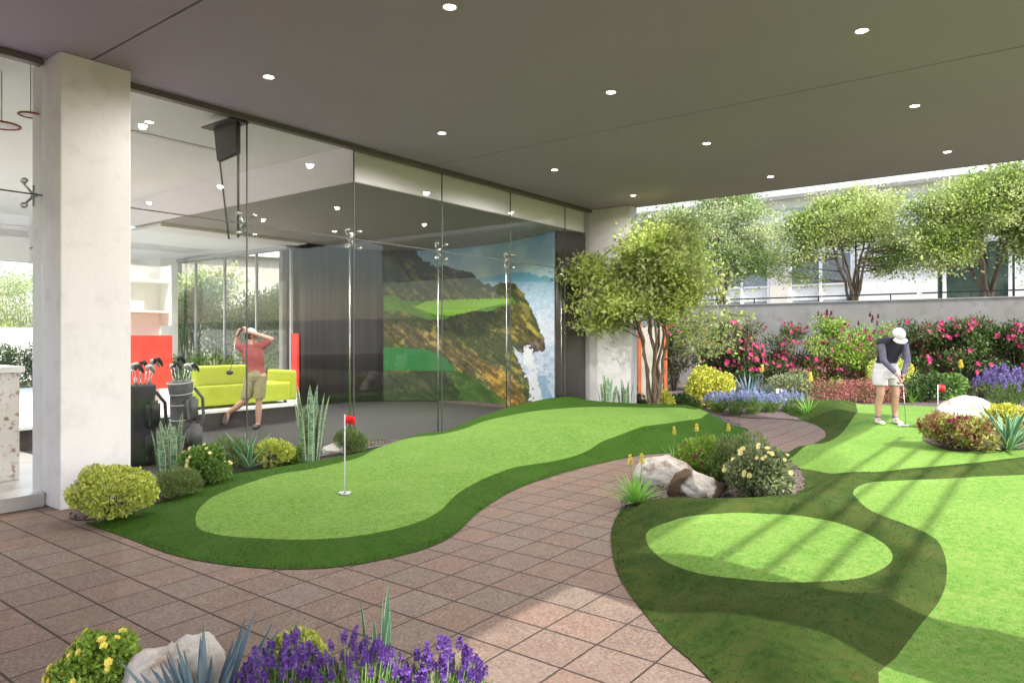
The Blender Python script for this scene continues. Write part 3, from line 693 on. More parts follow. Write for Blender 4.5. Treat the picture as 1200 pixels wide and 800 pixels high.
    paint([(440, 345), (480, 352), (520, 352), (560, 348), (602, 350), (606, 356), (580, 362), (545, 366), (520, 376), (496, 372), (470, 366), (440, 362)], rocky((.05, .13, .01), (.09, .22, .02), (.12, .24, .03), .4))
    paint([(486, 360), (500, 353), (540, 351), (580, 350), (602, 350), (598, 355), (572, 360), (548, 366), (530, 370), (508, 368)], np.array([.20, .40, .03]) + (n3 * .04)[:, None], Pn)
    paint([(500, 376), (545, 368), (590, 360), (614, 362), (606, 378), (585, 384), (570, 392), (545, 394), (520, 386)], rocky((.008, .014, .004), (.03, .04, .01), (.10, .09, .03), .6))
    paint([(440, 372), (470, 378), (500, 388), (530, 400), (560, 415), (590, 430), (612, 455), (625, 475), (600, 470), (570, 452), (540, 440), (520, 420), (480, 400), (440, 390)], rocky((.035, .03, .012), (.16, .12, .05), (.50, .36, .07), 1.2))
    paint([(560, 420), (600, 440), (620, 470), (632, 490), (596, 490), (580, 460)], rocky((.05, .035, .01), (.25, .14, .03), (.62, .36, .06), 1.3))
    paint([(440, 440), (480, 436), (520, 432), (550, 446), (580, 470), (600, 490), (440, 490)], rocky((.010, .018, .006), (.035, .05, .015), (.06, .07, .03), .8))
    paint([(440, 408), (470, 407), (500, 409), (522, 418), (535, 434), (500, 434), (440, 433)], np.array([.02, .13, .035]) + (n3 * .015)[:, None], Pn)
    paint([(520, 432), (555, 440), (585, 462), (604, 490), (560, 490)], rocky((.02, .05, .01), (.05, .10, .02), (.14, .14, .04), .6))
    paint([(602, 355), (620, 372), (634, 398), (628, 408), (606, 402), (592, 392), (600, 375)], rocky((.03, .03, .01), (.13, .10, .03), (.50, .36, .06), 1.2))
    paint([(606, 402), (640, 398), (640, 413), (612, 415)], rocky((.02, .015, .012), (.08, .06, .05), (.2, .15, .1)))
    c[:] = np.clip(c * np.array([1.0, 1.05, 1.0]) * 1.08, 0, .85)
    foam = (np.abs(px - (621 + (py - 410) * .20 + n2 * 9)) < 4 + n3 * 4 + np.clip(py - 430, 0, 40) * .1) & (py > 404) & (py < 476); c[foam] = (.58, .60, .62)
    sp = (np.hypot(px - 620 + n3 * 3, (py - 418 + n3 * 3) * .6) < 6 + n2 * 3); c[sp] = (.62, .64, .66)
    edge = (px > 628 + (py - 430) * .25) & (px < 640 + (py - 430) * .2 + n2 * 6) & (py > 440); c[edge] = (np.array([.20, .32, .44]) + (n3 * .12)[:, None])[edge]
    c = np.clip(c, .004, .9)
    me = mesh_np('coastal_mural', V, F, [], None, True)
    at_ = me.data.color_attributes.new('print', 'FLOAT_COLOR', 'POINT'); at_.data.foreach_set('color', np.c_[c, np.ones(len(c))].astype(np.float32).ravel())
    m, nt, out = new_mat('printed_screen'); vc = nt.nodes.new('ShaderNodeVertexColor'); vc.layer_name = 'print'
    p = N(nt, 'ShaderNodeBsdfPrincipled', Roughness=.7); nt.links.new(vc.outputs[0], p.inputs['Base Color']); nt.links.new(p.outputs[0], out.inputs[0])
    me.data.materials.append(m)
    so = me.modifiers.new('t', 'SOLIDIFY'); so.thickness = .03; so.offset = 1
    props(me, 'curved wall print of a golf green on a cliff above a breaking sea', 'mural')
mural()

# interior downlights, then added fill spots
for i, (px, py, lb) in enumerate([(175, 143, 'small downlight of the lounge ceiling right of the column'), (392, 271, 'downlight in the grey underside above the charcoal curtain')]):
    z = 4.30 if i == 0 else 3.768
    d = (z - 1.6) * 830 / (395 - py); x, y = atd(px, d); downl(x, y, z, lb, 'recessed downlights inside the lounge')
for x, y, z, e in ((7.6, 10.6, 3.74, 90), (10.2, 11.6, 3.74, 150), (10.4, 9.6, 3.74, 150), (4.6, 10, 4.27, 120), (2.0, 10.5, 4.27, 120), (4.8, 13.5, 4.27, 150), (1., 14, 4.27, 150), (8, 13, 3.68, 90), (8.2, 16.5, 3.68, 90), (5, 17, 4.27, 120)): spot(x, y, z, e, 2.7, .8, .012)  # fixtureless spots added to brighten the lounge and simulator bay
# pendant rings
def pendant(px, py, r, lb):
    d = (3.75 - 1.6) * 830 / (395 - py); x, y = atd(px, d)
    t = thing('ring_pendant', lb, 'pendant lamp', (x, y, 3.75), 0, 'pendant lamps over the stone counter')
    th = np.linspace(0, 2 * np.pi, 25); tubes('ring', [([(r * math.cos(a), r * math.sin(a), 0) for a in th], [.010] * 25)], M['orange'], t, 8)
    lathe('diffuser', [(.001, .0), (r * .9, .0), (r * .9, .012), (.001, .014)], M['white'], t)
    tubes('cord', [(((0, 0, .01), (0, 0, .55)), (.004, .004))], M['black'], t, 6)
pendant(2, 147, .16, 'orange rimmed pendant lamp, cut by the left edge of the photo'); pendant(36, 135, .10, 'small pendant lamp just left of the concrete column')
for x0, y0, L, lb in ((3.6, 9.6, 2.2, 'slim linear slot diffuser in the lounge ceiling right of the column'), (0.2, 11.5, 3.0, 'slim linear slot diffuser in the lounge ceiling left of the column')):
    o = box('slot_diffuser', 0, L, -.05, .05, -.012, .0, M['alu']); o.location = (x0, y0, 4.299); props(o, lb, 'ceiling diffuser')
# counter
ct = thing('reception_counter', 'reception counter faced in rough reddish white stone with a white top', 'counter', (1.2, 9.6, .004))
box('stone_front', -3, 1.76, -.38, .38, 0, 1.20, M['terrazzo'], ct, .01); box('counter_top', -3.02, 1.80, -.42, .42, 1.202, 1.27, M['white'], ct, .006)
# shelving
sh = thing('display_shelves', 'white and red display shelving behind the golf bags', 'shelving', (6.15, 14.2, .336))
box('back_panel', -.9, 1.0, .3, .34, 0, 2.7, M['white'], sh); box('side_panel', -.92, -.88, -.1, .3, 0, 2.7, M['white'], sh)
box('side_panel', .97, 1.01, -.1, .3, 1.5, 2.7, M['white'], sh)
for z in (1.75, 2.35): box('shelf', -.88, .97, -.1, .3, z, z + .04, M['white'], sh)
box('red_cabinet', .0, 1.0, -.16, .29, .25, 1.30, M['red'], sh); box('red_cabinet', -.7, -.01, -.2, .28, .1, .85, M['red'], sh)
o = box('red_panel', -.03, .03, -.13, .13, 0, 1.35, M['red']); o.location = (9.86, 13.80, .336); props(o, 'narrow red panel beside the charcoal curtain', 'panel')

# lime sofa
so = thing('lime_sofa', 'lime green sectional sofa with dark castors on the raised lounge floor', 'sofa', (6.40, 11.75, .336))
def cush(name, x0, x1, y0, y1, z0, z1, mat=M['lime']):
    bm = bmesh.new(); bx(bm, x0, x1, y0, y1, z0, z1); bmesh.ops.bevel(bm, geom=bm.edges[:], offset=.055, segments=4, profile=.6, affect='EDGES')
    return bm_obj(name, bm, mat, so, smooth=True)
cush('lower_body', .0, .98, .0, .8, .05, .42); cush('back_cushion', .02, .97, .02, .24, .40, .76); cush('lower_body', .985, 1.92, .0, .8, .05, .40)
cush('back_cushion', .985, 1.35, .02, .24, .40, .76); cush('armrest', 1.90, 2.05, .0, .8, .05, .62)
for x in (.1, 1.85): tubes('foot', [(((x, .1, .0), (x, .1, .06)), (.03, .025))], M['black'], so, 8)

# golf bags -------------------------------------------------------------
def golf_bag(px, depth, mat, label, lean, bands):
    x, y = atd(px, depth)
    t = thing('golf_bag', label, 'golf bag', (x, y, .005), R(20))
    n = 16; V = []
    prof = [(0, .15), (.04, .17), (.3, .165), (.55, .15), (.8, .14), (.9, .155), (.98, .16), (1.0, .15)]
    pts = [(lean * z ** 1.6, 0, z) for z, r in prof]; rr = [r for z, r in prof]
    tubes('bag_body', [(pts, rr)], mat, t, 20)
    bm = bmesh.new(); bx(bm, -.13, .13, -.235, -.12, .10, .42); bmesh.ops.bevel(bm, geom=bm.edges[:], offset=.04, segments=3, affect='EDGES')
    bm_obj('ball_pocket', bm, mat, t, True)
    bm = bmesh.new(); bx(bm, -.10 + lean * .5, .10 + lean * .5, -.215, -.10, .47, .80); bmesh.ops.bevel(bm, geom=bm.edges[:], offset=.035, segments=3, affect='EDGES')
    bm_obj('side_pocket', bm, mat, t, True)
    tubes('shoulder_strap', [([(.15, -.05, .9), (.27, -.08, .75), (.29, -.08, .5), (.18, -.08, .3)], [.022] * 4)], mat, t, 8)
    if bands:
        th = np.linspace(0, 2 * np.pi, 21)
        tubes('piping', [([(lean * z ** 1.6 + (r + .003) * math.cos(a), (r + .003) * math.sin(a), z + .02 * math.cos(a)) for a in th], [.006] * 21) for z, r in ((.28, .166), (.5, .155), (.7, .145), (.84, .148), (.99, .158))], M['bagwhite'], t, 6)
    rng = random.Random(px)
    for k in range(6):
        a = k * 1.05; bxp, byp = lean + .08 * math.cos(a), .08 * math.sin(a); h = 1.16 + rng.random() * .12
        tip = (bxp + .05 * math.cos(a) + .02, byp + .05 * math.sin(a), h)
        c = thing('club', None, None, (0, 0, 0)); c.parent = t
        tubes('shaft', [(((bxp * .8, byp * .8, .9), tip), (.008, .008))], M['steel'], c, 6)
        hd = (tip[0] + .09, tip[1] - .02, tip[2] + .0)
        tubes('club_head', [([tip, (tip[0] + .01, tip[1], tip[2] + .045), (tip[0] + .05, tip[1] - .01, tip[2] + .055), hd, (hd[0] + .02, hd[1], hd[2] - .04)], [.016, .026, .03, .022, .008])], M['bagdark'] if k % 2 else M['alu'], c, 8)
    return t
golf_bag(168, 8.9, M['bagdark'], 'black golf bag with hooded clubs right beside the concrete column', -.02, False)
golf_bag(215, 9.6, M['baggrey'], 'grey golf bag with pale piping rings between the black bag and the sofa', -.06, True)

# ------------------------------------------------------------------ garden wall, terrace and building
gwall = thing('garden_wall', 'grey concrete retaining wall with a low black railing behind the flower hedge', 'wall', (22, 4, 0))
box('wall', 0, .3, -10, 10.5, 0, 2.6, M['wallconc'], gwall, .01)
box('coping', -.02, .32, -10, 10.5, 2.602, 2.64, M['wallconc'], gwall, .006)
box('top_rail', .12, .16, -10, 10, 2.78, 2.82, M['black'], gwall)
for v in np.arange(-9.9, 10, 1.9): box('rail_post', .125, .155, v, v + .03, 2.64, 2.779, M['black'], gwall, 0)
for v in (-1.13, 4.2): box('pale_post', .08, .2, v, v + .09, 2.641, 2.86, M['white'], gwall)
props(box('upper_terrace', 22.31, 60, -40, 40, 1.0, 2.45, M['asphalt']), kind='structure')
# orange framed gate behind the tree
gt = thing('garden_gate', 'rust orange gate posts behind the multi-stemmed tree', 'gate', (*atd(765, 17.0), 0), R(-52.6))
box('post', -.36, -.28, -.04, .04, 0, 1.95, M['orange'], gt); box('post', .26, .34, -.04, .04, 0, 1.95, M['orange'], gt)
box('gate_leaf', -.275, .255, -.015, .015, .1, 1.85, M['wallconc'], gt)
bl = thing('terrace_building', 'low white building with banded windows beyond the terrace trees', 'building', (32, 0, 2.45))
def bb(name, v0, v1, z0, z1, mat, u0=0., u1=.3, parent=None): return box(name, u0, u1, v0, v1, z0, z1, mat, parent or bl, .01)
bb('roof', -20, 26, 5.2, 5.7, M['render'], -.9, 12); bb('upper_wall', -20, 26, 2.75, 5.19, M['render'], .0, .4)
bb('fascia', -20, 26, 4.7, 4.78, M['alu'], -.06, -.002)
def vat(px): r = (px - 600) / 830; return 32 * (FY - r * FX) / (FX + r * FY)
def bay(pa, pb, kind):
    v1, v0 = vat(pa), vat(pb)
    if kind == 'win':
        w = bb('window', v0 + .05, v1 - .05, .1, 2.70, M['winglass'], .12, .16)
        n = max(1, round((v1 - v0) / 1.25))
        for i in range(n + 1):
            v = v0 + .06 + (v1 - v0 - .12) * i / n; bb('mullion', v - .06, v + .06, .1, 2.70, M['white'], .02, .115, w)
        for z in (.1, 1.35): bb('transom', v0 + .12, v1 - .12, z, z + .09, M['white'], .03, .11, w)
        bb('blind', v0 + .12, v1 - .12, .75, 1.34, M['render'], .117, .119, w)
    elif kind == 'dark':
        w = bb('window', v0 + .02, v1 - .02, .0, 2.74, M['darkglass'], .12, .16)
        for v in (v0 + .1, v1 - .3): bb('mullion', v, v + .12, 0, 2.74, M['white'], .02, .115, w)
    else: bb('wall_bay', v0, v1, 0, 2.745, M[kind], .0, .3)
for a, b, k in ((700, 780, 'render'), (780, 902, 'win'), (902, 924, 'cream'), (924, 1000, 'win'), (1000, 1098, 'render'), (1098, 1190, 'dark'), (1190, 1280, 'render'), (560, 700, 'win')): bay(a, b, k)
# building seen through the lounge window
b2 = thing('orange_roof_building', 'grey building with an orange roof edge seen through the lounge window', 'building', (*atd(340, 33), 0), R(-20))
box('wall', -5, 5, -3, 3, 0, 4.9, M['wallconc'], b2); box('roof', -5.4, 5.4, -3.4, 3.4, 5.3, 5.9, M['roofred'], b2); box('eave', -5.5, 5.5, -3.5, 3.5, 4.902, 5.298, M['render'], b2)
fn = thing('terrace_fence', 'thin black rail fence beyond the lime sofa', 'fence', (13.2, 14, 0), R(90))
for z in (.55, .80, 1.05, 1.3): box('rail', -.5, 9, -.012, .012, z, z + .03, M['black'], fn, 0)
for x in np.arange(-.5, 9.1, 1.2): box('post', x, x + .04, -.02, .02, 0, 1.36, M['black'], fn, 0)
o = box('white_garden_wall', -9, 9, -.15, .15, 0, 1.95, M['render']); o.location = (4, 30, 0); props(o, 'long white garden wall seen beyond the stone counter', 'wall')

# ------------------------------------------------------------------ plants
def foliage_mesh(name, blobs, n, size, aspect, mat, rng, parent=None, loc=None, up=.3, shell=.55, extra=None):
    """leaves spread through ellipsoid blobs [(cx,cy,cz,rx,ry,rz)], more of them towards the outside"""
    B = np.array(blobs, float); w = B[:, 3] * B[:, 4] + B[:, 3] * B[:, 5]; w /= w.sum()
    k = rng.choice(len(B), n, p=w); d = rng.normal(size=(n, 3)); d /= np.linalg.norm(d, axis=1)[:, None]
    r = shell + (1.02 - shell) * rng.random(n) ** .7
    P = B[k, :3] + d * r[:, None] * B[k, 3:]
    P[:, 2] = np.maximum(P[:, 2], .01)
    dirs = d.copy(); dirs[:, 2] += up
    V, F = leaf_quads(P, size, aspect, rng, dirs, .7)
    return mesh_np(name, V, F, mat, parent, loc=loc)
def clumpy(rx, ry, h, k, rng, core=True, frac=.42):
    """blobs making an uneven dome"""
    out = [(0, 0, h * .45, rx * .72, ry * .72, h * .46)] if core else []
    for i in range(k):
        a = rng.uniform(0, 2 * np.pi); e = rng.random() ** .8; rr = .68 * math.sqrt(1 - e * e * .75)
        s = frac * rng.uniform(.65, 1.15)
        out.append((rx * rr * math.cos(a), ry * rr * math.sin(a), h * (.22 + .52 * e), rx * s, ry * s, h * s * .72))
    return out
def twigs(rx, h, k, rng, mat, parent, r=.006):
    P = []
    for i in range(k):
        a = rng.uniform(0, 6.28); q = rng.uniform(.2, .75)
        P.append(([(0.02 * math.cos(a), .02 * math.sin(a), -.03), (rx * q * .5 * math.cos(a), rx * q * .5 * math.sin(a), h * .4), (rx * q * math.cos(a), rx * q * math.sin(a), h * .8)], [r, r * .7, r * .4]))
    return tubes('stems', P, mat, parent, 5)
def flower_mesh(kind, size, rng):
    """one bloom: petals round a centre, facing +z"""
    V, F = [], []
    n = {'rose': 3, 'mallow': 2}.get(kind, 1)
    for ring in range(n):
        m = 6; rr = size * (1 - .28 * ring); tilt = .25 + .35 * ring
        for i in range(m):
            a = 2 * math.pi * (i + .5 * ring) / m; ca, sa = math.cos(a), math.sin(a); o = len(V)
            for q, w, z in ((0, 0, 0), (.6, .42, tilt * .5), (1., .22, tilt), (1., -.22, tilt), (.6, -.42, tilt * .5)):
                V.append((rr * (q * ca - w * sa), rr * (q * sa + w * ca), rr * z * .8 + ring * size * .05))
            F.append((o, o + 1, o + 2, o + 3)); F.append((o, o + 3, o + 4, o + 4))
    V = np.array(V); Fq = np.array([f for f in F if len(set(f)) == 4]); Ft = np.array([f[:3] for f in F if len(set(f)) == 3])
    return V, Fq, Ft
def blooms(parent, pts, kind, size, mat, rng, name='flower', face=None):
    me = None
    for p in pts:
        if me is None:
            V, Fq, Ft = flower_mesh(kind, size, rng); o = mesh_np(name, V, [Fq, Ft], mat, parent); me = o.data
        else: o = link(name, me, mat, parent)
        o.location = p; d = Vector(p) - Vector((0, 0, 0)); d = Vector((d.x, d.y, .3 * abs(d.z) + .02)).normalized() + Vector(rng.normal(size=3) * .25) + Vector((-.5, -.4, .3))
        o.rotation_mode = 'QUATERNION'; o.rotation_quaternion = d.to_track_quat('Z', 'X'); s = rng.uniform(.75, 1.2); o.scale = (s, s, s)
def spots_on(blobs, n, rng, lo=.25):
    B = np.array(blobs); out = []
    while len(out) < n:
        b = B[rng.integers(len(B))]; d = rng.normal(size=3); d[0] -= .6; d[1] -= .5; d[2] = abs(d[2]) * .9; d /= np.linalg.norm(d)
        p = b[:3] + d * b[3:] * 1.02
        # keep only points on the outer surface
        ok = all(((p - c[:3]) / c[3:] @ ((p - c[:3]) / c[3:])) > .95 for c in B)
        if ok and p[2] > lo * B[:, 2].max(): out.append(tuple(p))
        elif rng.random() < .002: out.append(tuple(p))
    return out
def bush(name, label, cat, px, py, w, h, mat, n, size, aspect=.45, z=0., seed=1, fl=None, k=9, up=.35, group=None, depthr=1., frac=.42, shell=.6, pos=None):
    x, y = pos or at(px, py, z); d = math.hypot(x, y)
    rng = np.random.default_rng(seed); t = thing(name, label, cat, (x, y, z), R(37.4) - math.pi / 2, group)
    bl_ = clumpy(w / 2, w / 2 * depthr, h, k, rng, frac=frac)
    foliage_mesh('foliage', bl_, n, size, aspect, mat, rng, t, up=up, shell=shell)
    twigs(w / 2, h * .9, 14, rng, M['twig'], t)
    if fl:
        kind, cnt, fs, fm = fl; blooms(t, spots_on(bl_, cnt, rng), kind, fs, fm, rng)
    return t
def blade_np(L, w, curve, az, el, rng, seg=7, fold=.25, margin=0., base=(0, 0, 0), profile='agave', twist=0.):
    """a tapering leaf blade bending over: returns verts, quads, margin flags"""
    V, F, Mi = [], [], []
    cols_ = (-1, -1 + margin, 0, 1 - margin, 1) if margin else (-1, 0, 1)
    p = np.array(base, float); e = el; ds = L / seg; cs = np.array([math.cos(az), math.sin(az), 0.])
    side = np.array([-math.sin(az), math.cos(az), 0.])
    for i in range(seg + 1):
        s = i / seg
        if profile == 'agave': ww = w * (.55 + .9 * s - .3 * s * s) * (1 - s ** 2.6) + .001
        elif profile == 'sans': ww = w * (.7 + .5 * s) * (1 - s ** 5) + .001
        else: ww = w * (1 - s ** 1.6) + .0008
        dirv = cs * math.cos(e) + np.array([0, 0, math.sin(e)]); nrm = -cs * math.sin(e) + np.array([0, 0, math.cos(e)])
        sd = side * math.cos(twist * s) + nrm * math.sin(twist * s)
        for c in cols_: V.append(p + sd * c * ww / 2 + nrm * (abs(c) ** 1.3) * ww * fold)
        p = p + dirv * ds; e -= curve / seg * (.4 + 1.2 * s)
    k = len(cols_)
    for i in range(seg):
        for j in range(k - 1):
            F.append((i * k + j, i * k + j + 1, (i + 1) * k + j + 1, (i + 1) * k + j)); Mi.append(1 if margin and j in (0, k - 2) else 0)
    return V, F, Mi
def blade_plant(name, label, cat, px, py, z, n, L, w, mats, el=(.5, 1.45), curve=(.2, .7), seed=1, margin=0., profile='agave', spreadr=.02, fold=.25, group=None, pos=None, seg=7, lab_part='leaves', twist=.0, thick=0.):
    x, y = pos or at(px, py, z); rng = np.random.default_rng(seed); t = thing(name, label, cat, (x, y, z), rng.uniform(0, 6), group)
    V, F, Mi = [], [], []
    for i in range(n):
        s = (i + .5) / n; az = i * 2.39996 + rng.uniform(-.25, .25); e = el[0] + (el[1] - el[0]) * s + rng.uniform(-.08, .08)
        l = L * rng.uniform(.75, 1.08) * (.8 + .2 * math.sin(math.pi * s)); rr = spreadr * (1 - s) + spreadr * .2
        v, f, m = blade_np(l, w * rng.uniform(.85, 1.1), rng.uniform(*curve), az, e, rng, seg, fold, margin, (rr * math.cos(az), rr * math.sin(az), 0), profile, rng.uniform(-twist, twist))
        o = len(V); V += v; F += [tuple(q + o for q in g) for g in f]; Mi += m
    ob = mesh_np(lab_part, np.array(V), np.array(F), mats, t, True, Mi)
    if thick: md = ob.modifiers.new('t', 'SOLIDIFY'); md.thickness = thick
    return t
def poker_spike(parent, x, y, h, r, mat, rng, name='flower_spike'):
    t = tubes('flower_stalk', [([(x * .3, y * .3, 0), (x * .8, y * .8, h * .6), (x, y, h)], [.005, .004, .003])], M['stem'], parent, 5)
    nn = 110; s = rng.random(nn); a = rng.uniform(0, 6.28, nn); rr = r * (1 - s ** 1.5) + .003
    P = np.c_[x + rr * np.cos(a) * .6, y + rr * np.sin(a) * .6, h - .01 + s * r * 4.2 - r * 1.6]
    D = np.c_[np.cos(a), np.sin(a), np.full(nn, .35 - .0)]; V, F = leaf_quads(P, r * 1.3, .35, rng, D, .15)
    mesh_np(name, V, F, mat, t)
def lavender(name, label, x, y, z, n, h, spread, mat, rng, group=None, spike=.055, lean=(0, 0), cat='lavender', individual=True, rx=1.):
    t = thing(name, label, cat, (x, y, z), 0, group)
    tops, paths, gl = [], [], []
    for i in range(n):
        a = rng.uniform(0, 6.28); q = math.sqrt(rng.random()); hh = h * (1 - .35 * q * q) * rng.uniform(.82, 1.12)
        tx, ty = spread * q * math.cos(a) * rx + lean[0] * hh, spread * q * math.sin(a) + lean[1] * hh
        paths.append(([(tx * .25, ty * .25, 0), (tx * .75, ty * .75, hh * .55), (tx, ty, hh)], [.0025, .002, .0016])); tops.append((tx, ty, hh, a, q))
    tubes('stems', paths, M['stem'], t, 4)
    nn = n * 26; a = rng.uniform(0, 6.28, nn); q = np.sqrt(rng.random(nn)); s = rng.random(nn) ** 1.2
    P = np.c_[spread * q * np.cos(a) * rx * (.35 + .65 * s) + lean[0] * s * h * .8, spread * q * np.sin(a) * (.35 + .65 * s) + lean[1] * s * h * .8, h * .78 * s]
    D = np.c_[np.cos(a) * .3, np.sin(a) * .3, np.ones(nn)]; V, F = leaf_quads(P, .055, .13, rng, D, .25)
    mesh_np('foliage', V, F, M['lf_mid'], t)
    # one spike mesh shared by all
    k = 70; s = rng.random(k); s = np.round(s * 6) / 6 + rng.normal(size=k) * .03; a = rng.uniform(0, 6.28, k); r = spike * .22 * (1 - .55 * s)
    P = np.c_[r * np.cos(a), r * np.sin(a), s * spike]; D = np.c_[np.cos(a), np.sin(a), np.full(k, .9)]; V, F = leaf_quads(P, spike * .26, .6, rng, D, .3)
    me = None
    if individual:
        for tx, ty, hh, a, q in tops:
            if me is None: o = mesh_np('flower_spike', V, F, mat, t); me = o.data
            else: o = link('flower_spike', me, mat, t)
            o.location = (tx, ty, hh - .005); o.rotation_euler = (rng.uniform(-.25, .25), rng.uniform(-.25, .25), a); sc = rng.uniform(.75, 1.25); o.scale = (sc, sc, sc)
    else:
        Vs, Fs = [], []
        for i, (tx, ty, hh, a, q) in enumerate(tops): Vs.append(V + np.array([tx, ty, hh])); Fs.append(F + i * len(V))
        o = mesh_np('flower_spikes', np.concatenate(Vs), np.concatenate(Fs), mat, t); o['kind'] = 'stuff'
    return t
def rock(name, label, x, y, z, sx, sy, sz, mat, seed, rz=0., cat='boulder', planes=10, rough=.055, group=None):
    rng = np.random.default_rng(seed); bm = bmesh.new(); bmesh.ops.create_icosphere(bm, subdivisions=5, radius=1.)
    nr = rng.normal(size=(planes, 3)); nr /= np.linalg.norm(nr, axis=1)[:, None]; dist = rng.uniform(.52, .88, planes)
    for v in bm.verts:
        d = np.array(v.co); d /= np.linalg.norm(d); dots = nr @ d
        r = min(1.0, (dist / np.maximum(dots, 1e-3))[dots > .05].min() if (dots > .05).any() else 1.)
        vv = Vector(d); r += rough * noise.fractal(vv * 2.2 + Vector((seed, 0, 0)), .8, 2., 5) + rough * .35 * noise.fractal(vv * 9 + Vector((0, seed, 0)), .7, 2., 4)
        v.co = Vector((d[0] * r * sx, d[1] * r * sy, d[2] * r * sz))
    o = bm_obj(name, bm, mat, smooth=True); o.location = (x, y, z); o.rotation_euler = (0, 0, rz); return props(o, label, cat, group)

def tree(name, label, x, y, z, H, blobs, stems, nleaf, lsize, mat, seed, group=None, fork=.25, r0=.06, tips=70, clump=.34, leafzone=.5, spread0=.12):
    """several stems forking low, branching to tips inside the crown blobs (relative to the base)"""
    rng = np.random.default_rng(seed); t = thing(name, label, 'tree', (x, y, z), 0, group)
    B = np.array(blobs, float); w = B[:, 3] * B[:, 4] * B[:, 5]; w /= w.sum()
    k = rng.choice(len(B), tips, p=w); d = rng.normal(size=(tips, 3)); d /= np.linalg.norm(d, axis=1)[:, None]
    T = B[k, :3] + d * (rng.random(tips) ** .4)[:, None] * B[k, 3:] * .92
    paths = []; S = []
    ctr = (B[:, :3] * w[:, None]).sum(0)
    for i in range(stems):
        a = 2 * math.pi * i / stems + rng.uniform(-.3, .3); out = rng.uniform(.35, .8)
        ext = np.array([B[:, 3].mean() * out * math.cos(a), B[:, 4].mean() * out * math.sin(a), 0])
        p0 = np.array([spread0 * .3 * math.cos(a), spread0 * .3 * math.sin(a), -.05]); p3 = np.array([ctr[0], ctr[1], 0]) + ext; p3[2] = ctr[2] + rng.uniform(0, .25) * H
        p1 = p0 + np.array([ext[0] * .06, ext[1] * .06, H * fork]); p2 = p1 * .45 + p3 * .55 + np.array([0, 0, -.03 * H]) + rng.normal(size=3) * .04 * H
        pts = []
        for s in np.linspace(0, 1, 11):
            b0, b1, b2, b3 = (1 - s) ** 3, 3 * s * (1 - s) ** 2, 3 * s * s * (1 - s), s ** 3
            pts.append(b0 * p0 + b1 * p1 + b2 * p2 + b3 * p3 + rng.normal(size=3) * .008 * H * (s > .1))
        pts = np.array(pts); rad = [r0 * rng.uniform(.65, 1) * (1 - .78 * s) for s in np.linspace(0, 1, 11)]; S.append((pts, rad)); paths.append((pts, rad))
    tr_ = tubes('trunk', paths, M['bark'], t, 9)
    bp = []; LP = []; LD = []
    for q in T:
        best = None
        for pts, rad in S:
            for j in range(3, 11):
                dd = np.linalg.norm(pts[j] - q) + max(0, pts[j][2] - q[2] + .1) * 2
                if best is None or dd < best[0]: best = (dd, pts[j], rad[j])
        st = best[1]; mid = st * .5 + q * .5 + np.array([0, 0, .06 * H]) * rng.uniform(-.6, 1.) + rng.normal(size=3) * .03 * H
        pts = [(1 - s) ** 2 * st + 2 * s * (1 - s) * mid + s * s * q for s in np.linspace(0, 1, 6)]; r = min(best[2] * .6, .025)
        bp.append((pts, [r * (1 - .8 * s) for s in np.linspace(0, 1, 6)]))
        per = int(nleaf / tips * rng.uniform(.5, 1.5)); s = 1 - rng.random(per) * leafzone
        base = np.array([(1 - a) ** 2 * st + 2 * a * (1 - a) * mid + a * a * q for a in s]); off = rng.normal(size=(per, 3)) * clump * H / 4 * np.array([1, 1, .62]) * rng.uniform(.6, 1.25)
        LP.append(base + off); LD.append(off / (np.linalg.norm(off, axis=1)[:, None] + 1e-6) + np.array([0, 0, .2]))
        for _ in range(3):
            e = q + rng.normal(size=3) * clump * H / 4 * 1.1; bp.append(([q * .4 + mid * .6, q, e], [.008 * H / 4, .005 * H / 4, .002 * H / 4]))
    tubes('branches', bp, M['bark'], t, 5)
    LP, LD = np.concatenate(LP), np.concatenate(LD)
    V, F = leaf_quads(LP, lsize, .55, rng, LD, .8); mesh_np('crown', V, F, mat, t)
    return t

def P_(px, depth, z): x, y = atd(px, depth); return x, y, z
